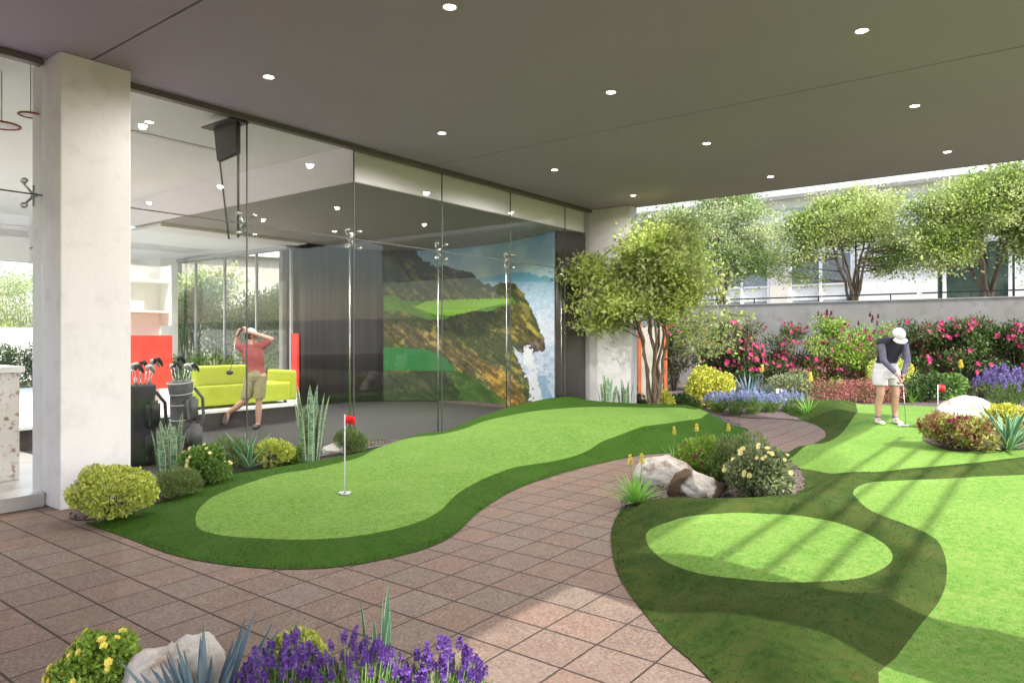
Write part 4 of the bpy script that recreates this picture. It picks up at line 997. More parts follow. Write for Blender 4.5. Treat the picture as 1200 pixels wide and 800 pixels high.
# --- trees
x, y = atd(768, 13.95)
def rb(sx, sy, sz, rx, ry, rz):   # blob given as right / away / up offsets
    return (sx * FY + sy * FX, -sx * FX + sy * FY, sz, rx, ry, rz)
tree('garden_tree', 'spreading multi-stemmed tree with yellow green leaves in front of the far pier', x, y, .05, 4., [rb(.1, 0, 3.35, 1.15, 1.1, .55), rb(-1.45, .0, 2.15, .62, .6, .60), rb(-1.1, .1, 2.75, .8, .9, .5), rb(-.3, .1, 2.6, .9, .9, .7), rb(.85, .1, 2.75, .8, .85, .6), rb(1.35, -.1, 1.85, .55, .5, .6), rb(.6, -.3, 2.2, .6, .8, .6), rb(-.7, -.3, 2.1, .6, .7, .45)], 8, 23000, .088, M['lf_tree'], 11, tips=120, clump=.19, fork=.2, r0=.05)
TT = [(1000, 24.0, [rb(0, 0, 3.1, 2.2, 2.1, .95), rb(-2.2, 0, 1.9, 1.2, 1.2, .85), rb(-1.5, 0, 2.9, 1.3, 1.2, .8), rb(1.8, 0, 2.2, 1.2, 1.2, .95), rb(.3, 0, 3.7, 1.5, 1.3, .7)], 'middle terrace tree with a fork at the garden wall and a wide pale green crown', 'lf_tree2', 21),
      (1158, 22.0, [rb(0, 0, 3.2, 2.1, 1.9, 1.0), rb(-2.0, 0, 1.9, 1.1, 1.1, .9), rb(-1.6, 0, 3.0, 1.2, 1.1, .8), rb(.3, 0, 3.9, 1.5, 1.2, .8), rb(1.7, .3, 2.6, 1.2, 1.1, .9)], 'terrace tree in front of the dark glass bay, its crown reaching the canopy edge', 'lf_tree2', 22),
      (845, 27.5, [rb(0, 0, 3.4, 2.5, 2.3, 1.3), rb(-2.3, 0, 3.2, 1.8, 1.4, 1.2), rb(2.1, 0, 2.8, 1.6, 1.3, 1.2), rb(.4, 0, 4.5, 2.0, 1.5, .9), rb(.3, 0, 2.1, 1.6, 1.5, .8)], 'farthest left terrace tree with a pale crown above the spreading tree', 'lf_tree3', 23),
      (1262, 21.0, [rb(0, 0, 2.9, 1.7, 1.7, 1.0), rb(-1.2, 0, 2.0, .9, .9, .8), rb(-.6, 0, 1.2, .7, .7, .6)], 'terrace tree leaning in from the right edge of the photo', 'lf_tree2', 24)]
for px, dp, bl_, lb, mt, sd in TT:
    x, y = atd(px, dp); tree('terrace_tree', lb, x, y, 2.4, 4.2, bl_, 6, 32000, .10, M[mt], sd, group='trees on the terrace above the garden wall', tips=150, clump=.30, r0=.085, fork=.16)
# greenery outside the lounge
def screen_tree(px, dp, w, h, lb, sd, mat='lf_tree2', name='bamboo_clump', cat='bamboo', base=.0):
    x, y = atd(px, dp); rng = np.random.default_rng(sd); t = thing(name, lb, cat, (x, y, base), 0, 'greenery outside the lounge')
    P = []
    for i in range(16):
        a, q = rng.uniform(0, 6.28), rng.uniform(0, .35) * w; l = rng.uniform(.6, 1.) * h; dx, dy = rng.normal(size=2) * .16 * w
        P.append(([(q * math.cos(a), q * math.sin(a), 0), (q * math.cos(a) + dx * .4, q * math.sin(a) + dy * .4, l * .6), (q * math.cos(a) + dx, q * math.sin(a) + dy, l)], [.02, .016, .006]))
    tubes('canes', P, M['stem'], t, 5)
    bl_ = [(rng.normal() * w * .25, rng.normal() * w * .25, h * rng.uniform(.3, .9), w * rng.uniform(.2, .34), w * rng.uniform(.2, .34), h * rng.uniform(.1, .2)) for _ in range(16)]
    foliage_mesh('foliage', bl_, 5200, .15, .3, M[mat], rng, t, up=-.1, shell=.2); return t
for px, dp, w, h, lb, sd, mt in ((215, 23.5, 2.4, 4.0, 'bamboo clump right beside the white corner column', 31, 'lf_tree'), (262, 23, 2.5, 3.5, 'bamboo clump behind the golfer in red', 32, 'lf_tree3'), (308, 22, 2.4, 3.0, 'bamboo clump below the orange roof', 33, 'lf_tree2'), (340, 21.5, 2.0, 3.2, 'bamboo clump next to the charcoal curtain', 34, 'lf_tree'),
                           (235, 30, 4, 6.0, 'tall dark screen tree filling the top of the lounge window', 35, 'lf_mid'), (290, 36, 4., 6.5, 'distant screen tree behind the orange roofed building', 36, 'lf_tree3'),
                           (5, 34, 5., 5.0, 'tree above the white garden wall, at the left edge of the photo', 37, 'lf_tree3'), (40, 35, 5., 5.4, 'tree above the white garden wall, just left of the column', 38, 'lf_tree2'), (165, 34, 5., 4.6, 'tree above the white garden wall, seen right of the column', 39, 'lf_tree3'), (-60, 35, 5., 5.4, 'tree above the white garden wall, out at the far left', 41, 'lf_tree2')):
    screen_tree(px, dp, w, h, lb, sd, mt)
for px, dp, lb, sd in ((235, 18.2, 'leafy shrub behind the left end of the lime sofa', 42), (262, 18.0, 'leafy shrub behind the golfer in red', 43), (290, 17.6, 'leafy shrub behind the middle of the lime sofa', 44), (318, 17.4, 'leafy shrub at the right end of the black rail fence', 45), (208, 18.6, 'leafy shrub behind the grey golf bag', 46)):
    bush('lounge_shrub', lb, 'shrub', px, 0, 1.1, 1.25, M['lf_lime' if sd % 2 else 'lf_mid'], 1800, .08, .4, seed=sd, pos=atd(px, dp), group='shrubs outside the lounge')
for px, dp, lb, sd in ((-5, 21.8, 'dark planter bush at the left edge behind the stone counter', 47), (20, 21.8, 'dark planter bush behind the stone counter', 48), (42, 21.8, 'dark planter bush beside the concrete column, behind the counter', 49), (168, 22.0, 'dark planter bush behind the red cabinets', 50)):
    bush('planter_bush', lb, 'bush', px, 0, 1.2, 1.5, M['lf_dark'], 1500, .09, .4, seed=sd, pos=atd(px, dp), group='planter bushes beyond the lounge')

# --- left bed
bush('round_bush', 'dense round bush of yellow green leaves at the foot of the concrete column', 'bush', 132, 606, .80, .50, M['lf_bright'], 9500, .034, .55, .02, 51, k=16, frac=.3, shell=.75)
bush('juniper', 'low feathery juniper just right of the yellow round bush', 'shrub', 206, 580, .46, .30, M['lf_juniper'], 5200, .04, .16, .03, 52, k=12, up=1.2)
bush('rose_bush', 'low shrub dotted with pale yellow roses between the small juniper and the agave', 'bush', 236, 564, .58, .42, M['lf_mid'], 4200, .042, .5, .03, 53, ('rose', 26, .022, M['fl_pale']), k=12)
bush('juniper', 'dark juniper behind the rose shrub and the green agave', 'shrub', 270, 545, .70, .38, M['lf_juniper'], 4500, .05, .16, .02, 54, k=12, up=1.2, pos=at(270, 548, .02))
bush('small_leaf_shrub', 'shrub with yellowish tips between the agave and the tall striped plant', 'shrub', 318, 547, .60, .38, M['lf_bright'], 2600, .045, .45, .02, 55, k=10, up=.9)
bush('juniper', 'rounded dark green juniper right of the grey rock and behind the flagstick', 'shrub', 411, 528, .50, .36, M['lf_juniper'], 4500, .05, .16, .03, 56, k=12, up=1.2)
bush('small_leaf_shrub', 'trailing leaves at the foot of the tall striped plant', 'shrub', 345, 542, .42, .22, M['lf_lime'], 1300, .045, .45, .02, 57, k=8, up=.9)
blade_plant('agave', 'green agave with white leaf margins in front of the lounge glass', 'agave', 291, 549, .03, 22, .50, .075, [M['bl_agave'], M['bl_margin']], (.35, 1.5), (.0, .35), 61, .16, group='green agaves')
def sans(px, py, n, L, w, lb, sd, pos=None, z=.02):
    return blade_plant('snake_plant', lb, 'snake plant', px, py, z, n, L, w, [M['bl_sans'], M['bl_margin']], (1.43, 1.56), (-.04, .07), sd, .16, 'sans', .11, .16, 'upright striped snake plants', pos=pos, seg=12, twist=.8)
sans(198, 560, 20, .70, .075, 'banded snake plant in front of the golf bags', 62); sans(362, 541, 26, .95, .08, 'tallest banded snake plant, between the lounge and the curtain', 63)
sans(712, 0, 10, .66, .09, 'pale snake plant by the far pier, left of its twin', 64, pos=atd(711, 13.9), z=.2); sans(735, 0, 8, .55, .09, 'pale snake plant by the far pier, next to the tree trunk', 65, pos=atd(733, 13.9), z=.2)
rock('grey_rock', 'small grey rock in the bed right of the tall snake plant', *at(392, 533, .0), .02, .22, .16, .17, M['rockgrey'], 3, .4, 'rock', group='rocks in the bed along the glass')
rock('grey_rock', 'flat grey rock between the concrete column and the snake plant', *at(180, 575, .0), .03, .26, .18, .15, M['rockgrey'], 4, 1.0, 'rock', group='rocks in the bed along the glass')
rock('grey_rock', 'pale rock half hidden behind the green agave', *at(262, 546, .0), .03, .2, .15, .22, M['rockgrey'], 5, .2, 'rock', group='rocks in the bed along the glass')

# --- centre bed with the split boulder
x, y = at(792, 583, .05); rock('boulder', 'long pale boulder lying behind the brown faced one', *at(788, 568, .05), .12, .42, .22, .24, M['rock'], 13, R(-75), group='boulders in the middle bed')
rock('boulder', 'pale boulder with a weathered brown face in the middle bed', *at(818, 583, .05), .11, .32, .22, .24, M['rockdark'], 17, R(-40), group='boulders in the middle bed')
ap = blade_plant('grass_aloe', 'bright green spiky aloe with two yellow flower spikes beside the boulder', 'aloe', 746, 588, .05, 70, .34, .022, [M['bl_green']], (.2, 1.45), (.1, .5), 71, 0, 'grass', .05, .3)
rg = np.random.default_rng(5); ap.rotation_euler = (0, 0, 0)
for q, hh in ((-.06, .40), (.05, .41)): poker_spike(ap, q * FY, -q * FX, hh, .022, M['fl_yellow'], rg)
bush('bronze_shrub', 'loose shrub with dark red buds behind the boulders', 'shrub', 822, 560, .62, .50, M['lf_lime'], 3200, .05, .4, .06, 72, ('rose', 22, .016, M['fl_maroon']), k=12, up=.8)
bush('juniper', 'grey green juniper behind the yellow rose bush in the middle bed', 'shrub', 866, 568, .66, .58, M['lf_juniper'], 5500, .055, .16, .06, 73, k=12, up=1.2)
bush('rose_bush', 'pale yellow rose bush at the right end of the middle bed', 'bush', 888, 585, .66, .50, M['lf_olive'], 5200, .045, .5, .06, 74, ('rose', 34, .023, M['fl_pale']), k=13)
for px, py, lb, sd in ((792, 545, 'small yellow torch lily left of the bronze shrub', 75), (815, 540, 'small yellow torch lily behind the bronze shrub', 76), (852, 540, 'small yellow torch lily above the juniper in the middle bed', 77)):
    t = blade_plant('torch_lily', lb, 'torch lily', px, py, .05, 22, .30, .016, [M['bl_green']], (.6, 1.45), (.2, .6), sd, 0, 'grass', .02, .3, group='yellow torch lilies in the middle bed'); poker_spike(t, .01, .02, .42, .022, M['fl_yellow'], rg)

# --- foreground bed
FRB = .06
x, y = atd(112, 2.95)
def fpos(px, dp): return atd(px, dp)
bush('rose_bush', 'yellow rose bush at the bottom left corner of the photo', 'bush', 0, 0, .42, .35, M['lf_lime'], 9000, .027, .5, .04, 81, ('rose', 34, .018, M['fl_yellow']), k=16, pos=fpos(115, 2.95), frac=.33)
bush('round_bush', 'small lime green bush behind the lavender at the bottom', 'bush', 0, 0, .30, .36, M['lf_bright'], 7000, .02, .5, .04, 82, k=12, pos=fpos(348, 3.02), frac=.33)
rock('boulder', 'pale limestone boulder behind the blue agave at the bottom left', *fpos(205, 2.95), .10, .25, .2, .30, M['rock'], 23, .6)
blade_plant('blue_agave', 'blue grey agave in front of the pale boulder at the bottom left', 'agave', 0, 0, .04, 64, .50, .042, [M['bl_blue']], (.45, 1.5), (-.05, .3), 83, 0, 'agave', .04, .3, pos=fpos(240, 2.6), thick=.003)
blade_plant('variegated_agave', 'single upright white edged leaf rising out of the lavender', 'agave', 0, 0, .05, 5, .50, .045, [M['bl_agave'], M['bl_margin']], (1.45, 1.56), (-.02, .04), 84, .16, pos=fpos(443, 2.95), spreadr=.05)
rl = np.random.default_rng(9)
for px, dp, n, h, sp, lb in ((332, 2.62, 95, .41, .17, 'left purple lavender plant, overlapping the blue agave'), (420, 2.60, 99, .42, .19, 'middle purple lavender plant, around the upright white edged leaf'), (498, 2.58, 95, .40, .18, 'right purple lavender plant, leaning over the sunlit paving')):
    x, y = fpos(px, dp); lavender('lavender', lb, x, y, .04, n, h, sp, M['fl_purple'], rl, 'purple lavender at the bottom of the photo', lean=(.12 if px > 450 else 0, -.16 if px > 450 else 0), spike=.042)

# --- far garden
def far(px, dp): return atd(px, dp)
bush('round_bush', 'round yellow leaved bush between the tree trunk and the blue agave', 'bush', 0, 0, 1.25, 1.0, M['lf_yellow'], 6200, .065, .5, .05, 91, k=16, pos=far(829, 15.3), frac=.32)
bush('low_bush', 'dark green low bush left of the tree trunk', 'bush', 0, 0, .62, .42, M['lf_dark'], 1800, .06, .4, .05, 92, pos=far(742, 14.6))
bush('low_bush', 'yellow low bush just right of the tree trunk', 'bush', 0, 0, .62, .5, M['lf_yellow'], 1900, .055, .5, .05, 93, pos=far(772, 14.3))
bush('low_bush', 'dark green low bush under the round yellow bush', 'bush', 0, 0, .8, .4, M['lf_dark'], 2200, .06, .4, .05, 94, pos=far(797, 14.7))
blade_plant('blue_agave', 'spiky blue agave behind the blue flowers', 'agave', 0, 0, .06, 60, .85, .06, [M['bl_blue']], (.3, 1.5), (.0, .35), 95, 0, 'grass', .06, .3, pos=far(878, 15.8))
for i, (px, dp, lb) in enumerate(((842, 14.7, 'leftmost blue flower clump, below the round yellow bush'), (862, 14.4, 'blue flower clump second from the left'), (882, 14.3, 'blue flower clump in front of the blue agave'), (902, 14.5, 'blue flower clump right of the blue agave'), (924, 14.7, 'rightmost blue flower clump, next to the torch lily'))):
    x, y = far(px, dp); lavender('blue_flowers', lb, x, y, .05, 55, .34 + .05 * (i % 3), .30, M['fl_blue'], np.random.default_rng(100 + i), 'blue flower clumps at the end of the path', spike=.085, cat='flowers')
rock('pale_rock', 'pale yellowish rock behind the blue flowers', *far(908, 15.6), .2, .4, .25, .3, M['rock'], 31, .3, 'rock')
bush('olive_shrub', 'grey olive shrub behind the rightmost blue flowers', 'shrub', 0, 0, 1.3, .8, M['lf_olive'], 3200, .06, .4, .05, 96, pos=far(928, 16.6))
for px, dp, lb, sd, hh in ((948, 13.9, 'yellow torch lily beside the dark turf bank', 97, .75), (893, 15.6, 'small yellow torch lily behind the blue agave', 98, .85), (1125, 14.7, 'yellow torch lily behind the white boulder', 99, .98), (1068, 16.6, 'yellow torch lily behind the golfer', 100, .8)):
    t = blade_plant('torch_lily', lb, 'torch lily', 0, 0, .06, 34, .5, .022, [M['bl_green']], (.5, 1.45), (.2, .7), sd, 0, 'grass', .04, .3, group='yellow torch lilies in the far border', pos=far(px, dp)); poker_spike(t, .02, .02, hh, .04, M['fl_yellow'], rg)
# pink ground cover
t = None
blh = [(rb(s, 0, 0, 1, 1, 1)[0], rb(s, 0, 0, 1, 1, 1)[1], .28, .36, .36, .30 + .04 * math.sin(s * 5)) for s in np.arange(-.9, .95, .22)]
x, y = far(1000, 16.6); o = foliage_mesh('pink_heather', blh, 6500, .05, .4, M['lf_heather'], np.random.default_rng(7), None, (x, y, .04)); props(o, 'low drift of pinkish heather left of the golfer', 'heather')
for px, dp, lb, sd, w, mt in ((1078, 16.9, 'clipped dark green bush right of the golfer', 101, 1.2, 'lf_dark'), (1040, 17.4, 'yellowish shrub right behind the golfer', 102, 1.3, 'lf_bright'), (1108, 17.2, 'green shrub behind the far flagstick', 103, 1.2, 'lf_mid')):
    bush('border_shrub', lb, 'shrub', 0, 0, w, .75 if sd != 102 else 1.15, M[mt], 2800, .07, .45, .05, sd, pos=far(px, dp))
# flower hedge, one shrub after another
HD = [(790, 20.2, 'hedge shrub behind the tree trunk with dark red buds', 'fl_maroon', 40), (838, 20.0, 'hedge shrub rising behind the round yellow bush', 'fl_maroon', 30), (880, 19.4, 'pink flowering hibiscus shrub behind the blue agave', 'fl_pink', 48), (925, 19.3, 'pink flowering hibiscus shrub left of the butterfly shrub', 'fl_pink', 44),
      (972, 19.0, 'lime leaved shrub with dark maroon buds left of the golfer', 'fl_maroon', 46), (1020, 18.8, 'lime leaved shrub with dark maroon buds behind the golfer', 'fl_maroon', 46), (1072, 18.4, 'flowering shrub right behind the golfer', 'fl_pink', 22), (1112, 18.2, 'pink hibiscus shrub above the far red flag', 'fl_pink', 34), (1150, 18.0, 'grassy green shrub above the violet mound', 'fl_pink', 12), (1192, 17.6, 'pink hibiscus shrub at the right edge of the photo', 'fl_pink', 44), (1240, 17.4, 'hibiscus shrub beyond the right edge of the photo', 'fl_pink', 20)]
for i, (px, dp, lb, fm, nf) in enumerate(HD):
    x, y = far(px, dp); rng = np.random.default_rng(200 + i); t = thing('flowering_shrub', lb, 'shrub', (x, y, .02), rng.uniform(0, 6), 'flowering hedge along the garden wall')
    h = rng.uniform(1.95, 2.25); w = 1.25; nf = int(nf * 1.5)
    bl_ = [(rng.normal() * w * .26, rng.normal() * w * .2, h * rng.uniform(.15, .88), w * rng.uniform(.22, .36), w * rng.uniform(.2, .3), h * rng.uniform(.1, .17)) for _ in range(20)]
    foliage_mesh('foliage', bl_, 5600, .085, .42, M['lf_lime' if 'lime' in lb else 'lf_hedge'], rng, t, up=.3, shell=.25)
    twigs(w / 2, h, 16, rng, M['twig'], t, .012)
    if 'lime' in lb: foliage_mesh('lower_foliage', [(a, b, c * .45, d, e, f) for a, b, c, d, e, f in bl_], 2600, .08, .42, M['lf_redbrown'], rng, t, shell=.4)
    th = t.rotation_euler[2]; pts = []
    for _ in range(nf):
        a = bl_[rng.integers(len(bl_))]; wd = Vector((-FX, -FY, 0)) * rng.uniform(.5, 1.) + Vector(rng.normal(size=3) * .5); wd.z = abs(wd.z); wd.normalize(); ld = Matrix.Rotation(-th, 3, 'Z') @ wd
        p = (a[0] + ld.x * a[3], a[1] + ld.y * a[4], max(h * .35, a[2] + ld.z * a[5])); pts.append(p)
    me = None; V, Fq, Ft = flower_mesh('mallow', .06 if fm == 'fl_pink' else .045, rng)
    for p in pts:
        if me is None: o = mesh_np('flower', V, [Fq, Ft], M[fm], t); me = o.data
        else: o = link('flower', me, M[fm], t)
        o.location = p; wd = Vector((-FX, -FY, .3)) + Vector(rng.normal(size=3) * .4); ld = Matrix.Rotation(-th, 3, 'Z') @ wd; o.rotation_mode = 'QUATERNION'; o.rotation_quaternion = ld.to_track_quat('Z', 'Y'); s = rng.uniform(.6, 1.25); o.scale = (s, s, s)
    if fm == 'fl_maroon':
        for _ in range(6):
            a, q = rng.uniform(0, 6.28), rng.uniform(0, .3) * w; poker_spike(t, q * math.cos(a), q * math.sin(a), h * rng.uniform(.95, 1.08), .03, M['fl_maroon'], rng)
# right bed
rock('white_boulder', 'white boulder between the violet mound and the far flagstick', *at(1136, 503, .22), .30, .56, .36, .42, M['rock'], 41, R(-52), cat='boulder')
x, y = far(1178, 13.6); lavender('lavender_mound', 'violet lavender mound behind the white boulder', x, y, .25, 100, .66, .55, M['fl_lav'], np.random.default_rng(77), spike=.13)
bush('bronze_shrub', 'lime and bronze leaved shrub in front of the white boulder', 'shrub', 1122, 524, .92, .46, M['lf_bronze'], 4200, .06, .4, .24, 104, ('rose', 8, .03, M['fl_maroon']), k=13, up=.6)
bush('low_bush', 'yellow flowering low bush behind the right agave', 'bush', 1180, 503, .8, .42, M['lf_yellow'], 2600, .05, .5, .24, 105)
bush('bronze_shrub', 'small bronze leaved shrub at the right edge beside the agave', 'shrub', 1212, 520, .5, .34, M['lf_bronze'], 1800, .055, .4, .24, 106)
blade_plant('agave', 'large green agave with pale margins at the right edge of the photo', 'agave', 1182, 527, .24, 24, .66, .085, [M['bl_agave'], M['bl_margin']], (.4, 1.5), (.0, .4), 107, .16, group='green agaves')

# ------------------------------------------------------------------ flags and cups
def flagstick(px, py, zf, H, label, fw=.11):
    W = hit([(px, py)], zf)[0]; z = float(zf(np.array([W]))[0])
    t = thing('flagstick', label, 'flagstick', (W[0], W[1], z), R(37.4 - 90))
    tubes('pole', [(((0, 0, -.02), (0, 0, H)), (.0065, .0055))], M['whitecloth'], t, 8)
    V, F = [], []
    n = 9
    for i in range(n):
        s = i / (n - 1); y = .012 * math.sin(s * 5.5)
        V += [(.006 + s * fw, y, H - .008 - .012 * s), (.006 + s * fw, y + .004, H - fw * .92 - .012 * s)]
    for i in range(n - 1): F.append((2 * i, 2 * i + 1, 2 * i + 3, 2 * i + 2))
    fl = mesh_np('flag', V, np.array(F), M['flagred'], t, True); md = fl.modifiers.new('t', 'SOLIDIFY'); md.thickness = .002
    lathe('cup', [(.062, .0), (.064, .012), (.056, .014), (.052, .006), (.012, .005)], M['alu'], t)
flagstick(404, 578, zL, .76, 'white flagstick with a red flag on the near putting green', .095)
flagstick(1099, 488, zR, .56, 'white flagstick with a red flag beside the white boulder', .12)

# ------------------------------------------------------------------ people
def cone_ball(bm, a, b, ra, rb_, flat=1., seg=14):
    """rounded tapered limb"""
    a, b = Vector(a), Vector(b); d = b - a; L = d.length; q = d.to_track_quat('Z', 'Y').to_matrix().to_4x4()
    rings = []
    prof = [(-ra * math.cos(t), ra * math.sin(t)) for t in np.linspace(.15, math.pi / 2, 4)] + [(L + rb_ * math.sin(t), rb_ * math.cos(t)) for t in np.linspace(0, math.pi / 2 - .15, 4)]
    for z, r in prof:
        rings.append([bm.verts.new(a + (q @ Vector((r * math.cos(2 * math.pi * k / seg), r * math.sin(2 * math.pi * k / seg) * flat, z)))) for k in range(seg)])
    for i in range(len(rings) - 1):
        for k in range(seg):
            k2 = (k + 1) % seg; bm.faces.new((rings[i][k], rings[i][k2], rings[i + 1][k2], rings[i + 1][k]))
    bm.faces.new(rings[0][::-1]); bm.faces.new(rings[-1])
def ball(bm, c, r, rot=None):
    m = Matrix.Translation(c) @ (rot or Matrix()) @ Matrix.Diagonal((*r, 1)); bmesh.ops.create_uvsphere(bm, u_segments=18, v_segments=12, radius=1., matrix=m)
def fused(name, bm, mat, parent, vox=.008, sm=4):
    o = bm_obj(name, bm, mat, parent, True); r = o.modifiers.new('r', 'REMESH'); r.mode = 'VOXEL'; r.voxel_size = vox; r.use_smooth_shade = True
    s = o.modifiers.new('s', 'SMOOTH'); s.iterations = sm; s.factor = .5; return o
def loft(bm, rings, seg=24):
    R_ = []
    for c, rx, ry in rings: R_.append([bm.verts.new((c[0] + rx * math.cos(2 * math.pi * k / seg), c[1] + ry * math.sin(2 * math.pi * k / seg), c[2])) for k in range(seg)])
    for i in range(len(R_) - 1):
        for k in range(seg): k2 = (k + 1) % seg; bm.faces.new((R_[i][k], R_[i][k2], R_[i + 1][k2], R_[i + 1][k]))
    bm.faces.new(R_[0][::-1]); bm.faces.new(R_[-1]); bmesh.ops.recalc_face_normals(bm, faces=bm.faces[:])
def hand(bm, wrist, dirv, palm_n, curl=.9, s=1.):
    """palm, four unequal fingers with bends and a thumb"""
    w = Vector(wrist); d = Vector(dirv).normalized(); n = Vector(palm_n); n = (n - d * n.dot(d)).normalized(); sd = d.cross(n)
    pc = w + d * .05 * s
    cone_ball(bm, w, w + d * .085 * s, .026 * s, .036 * s, .6)
    for i, l in enumerate((.065, .075, .07, .055)):
        b = w + d * .095 * s + sd * (.030 - .020 * i) * s; p = b; ang = 0
        for j, f in enumerate((.45, .32, .23)):
            ang += curl * (.6 if j else .45); q = p + (d * math.cos(ang) + n * math.sin(ang)) * l * f * s * 1.15; cone_ball(bm, p, q, .0092 * s, .0085 * s, 1, 8); p = q
    b = w + d * .03 * s + sd * .03 * s; q = b + (d * .6 + sd * .7 + n * .35).normalized() * .035 * s; cone_ball(bm, b, q, .013 * s, .011 * s, 1, 8)
    cone_ball(bm, q, q + (d * .6 + n * .75 + sd * .1).normalized() * .032 * s, .011 * s, .009 * s, 1, 8)
def head_parts(t, c, face, up, hairmat, capmat, bodybm, cap_back=False):
    """head fused into the body mesh; face direction given; hair and cap as children"""
    f = Vector(face).normalized(); u = Vector(up); u = (u - f * u.dot(f)).normalized(); s = u.cross(f)
    rot = Matrix((s, f, u)).transposed().to_4x4(); c = Vector(c)
    ball(bodybm, c, (.076, .095, .112), rot); ball(bodybm, c + f * .045 - u * .055, (.052, .055, .055), rot)
    cone_ball(bodybm, c + f * .088 + u * .012, c + f * .112 - u * .022, .009, .014, 1, 8)     # nose
    for k in (-1, 1): ball(bodybm, c + s * .078 * k - u * .005, (.012, .022, .032), rot)
    ball(bodybm, c + f * .092 - u * .052, (.026, .010, .008), rot)                                # mouth
    for k in (-1, 1):
        bm = bmesh.new(); ball(bm, c + f * .087 + s * .031 * k + u * .008, (.012, .008, .007), rot); bm_obj('eye', bm, M['black'], t, True)
    bm = bmesh.new(); ball(bm, c - f * .012 + u * .006, (.083, .092, .112), rot)
    for v in [v for v in bm.verts if (v.co - c).dot(f) > .052 or (v.co - c).dot(u) < -.075]: bm.verts.remove(v)
    h = bm_obj('hair', bm, hairmat, t, True)
    # cap: dome and peak
    bm = bmesh.new(); ball(bm, c + u * .022 - f * .004, (.092, .108, .108), rot)
    for v in [v for v in bm.verts if (v.co - c).dot(u) < .018]: bm.verts.remove(v)
    pf = -f if cap_back else f
    rows = []
    for i in range(6):
        q = i / 5; row = []
        for j in range(9):
            a = (j / 8 - .5) * 1.9; r = .100 + q * .075 * math.cos(a * .8); row.append(bm.verts.new(c + u * (.024 - .012 * q - .02 * (a * .6) ** 2) + pf * r * math.cos(a) + s * r * .92 * math.sin(a)))
        rows.append(row)
    for i in range(5):
        for j in range(8): bm.faces.new((rows[i][j], rows[i][j + 1], rows[i + 1][j + 1], rows[i + 1][j]))
    o = bm_obj('cap', bm, capmat, t, True); md = o.modifiers.new('t', 'SOLIDIFY'); md.thickness = .004

# golfer putting, facing the camera. local axes: x to the photo's right, y away, z up
W = hit([(1043, 497)], zR)[0]; zg = float(zR(np.array([W]))[0])
g = thing('person', 'golfer in white cap, navy vest and long white shorts bending over a putt', 'person', (W[0], W[1], zg - .004), R(37.4 - 90))
hipL, hipR = (-.10, .10, .86), (.10, .10, .86); kL, kR = (-.125, .045, .47), (.115, .045, .47); aL, aR = (-.145, .10, .085), (.135, .10, .085)
pel = (0, .12, .93); chest = (0, -.04, 1.22); neck = (0, -.12, 1.36); hd = (.0, -.235, 1.405)
shL, shR = (-.18, -.08, 1.30), (.18, -.08, 1.30); elL, elR = (-.19, -.16, 1.02), (.19, -.16, 1.02); wrL, wrR = (-.035, -.27, .80), (.045, -.27, .775)
bm = bmesh.new()
cone_ball(bm, pel, chest, .11, .105, .7); cone_ball(bm, chest, neck, .10, .05, .75); cone_ball(bm, (0, -.10, 1.33), (0, -.19, 1.385), .055, .052)
for h, k, a in ((hipL, kL, aL), (hipR, kR, aR)):
    cone_ball(bm, h, k, .088, .056); cone_ball(bm, k, ((k[0] + a[0]) / 2, k[1] + .045, (k[2] + a[2]) / 2 + .05), .054, .055); cone_ball(bm, ((k[0] + a[0]) / 2, k[1] + .045, (k[2] + a[2]) / 2 + .05), a, .055, .036); cone_ball(bm, a, (a[0], a[1] - .10, .04), .035, .03)
for s_, e, w in ((shL, elL, wrL), (shR, elR, wrR)): cone_ball(bm, s_, e, .05, .040); cone_ball(bm, e, w, .040, .027)
hand(bm, wrL, Vector((.06, -.02, -.10)), (0.6, .4, 0), 1.5, .95); hand(bm, wrR, Vector((-.03, -.02, -.10)), (-.6, .4, 0), 1.5, .95)
head_parts(g, hd, (0, -.62, -.75), (0, -.75, .62), M['hair'], M['whitecloth'], bm)
fused('body', bm, M['skin'], g, .0065, 2)
bm = bmesh.new(); loft(bm, [((0, .12, .955), .168, .125), ((0, .07, 1.06), .160, .120), ((0, .0, 1.18), .185, .130), ((0, -.06, 1.29), .205, .125), ((0, -.10, 1.35), .16, .09), ((0, -.12, 1.375), .08, .06)])
for s_ in (shL, shR): cone_ball(bm, (s_[0] * .6, s_[1], s_[2] + .005), (s_[0] * 1.02, s_[1], s_[2]), .085, .068)
fused('vest', bm, M['navy'], g, .008, 5)
for s_, e, w in ((shL, elL, wrL), (shR, elR, wrR)):
    bm = bmesh.new(); m_ = tuple(e[i] * .2 + w[i] * .8 for i in range(3)); cone_ball(bm, s_, e, .060, .049); cone_ball(bm, e, m_, .049, .036); fused('sleeve', bm, M['lilac'], g, .008, 3)
bm = bmesh.new(); loft(bm, [((0, .085, .73), .205, .135), ((0, .10, .82), .200, .145), ((0, .115, .92), .180, .140), ((0, .12, .99), .163, .122)])
for s_ in (-1, 1): loft(bm, [((s_ * .115, .07, .62), .108, .122), ((s_ * .115, .085, .74), .112, .130), ((s_ * .10, .10, .86), .105, .125)])
fused('shorts', bm, M['whitecloth'], g, .009, 4)
for a in (aL, aR):
    bm = bmesh.new(); cone_ball(bm, (a[0], a[1] + .02, .035), (a[0] * 1.02, a[1] - .15, .03), .040, .042, .8); cone_ball(bm, (a[0], a[1], .075), (a[0], a[1] - .03, .05), .045, .042)
    for v in bm.verts: v.co.z = max(v.co.z, .004)
    fused('shoe', bm, M['shoe'], g, .007, 2)
    tubes('sock', [(((a[0], a[1], .06), (a[0], a[1] - .002, .13)), (.042, .041))], M['lilac'], g, 12)
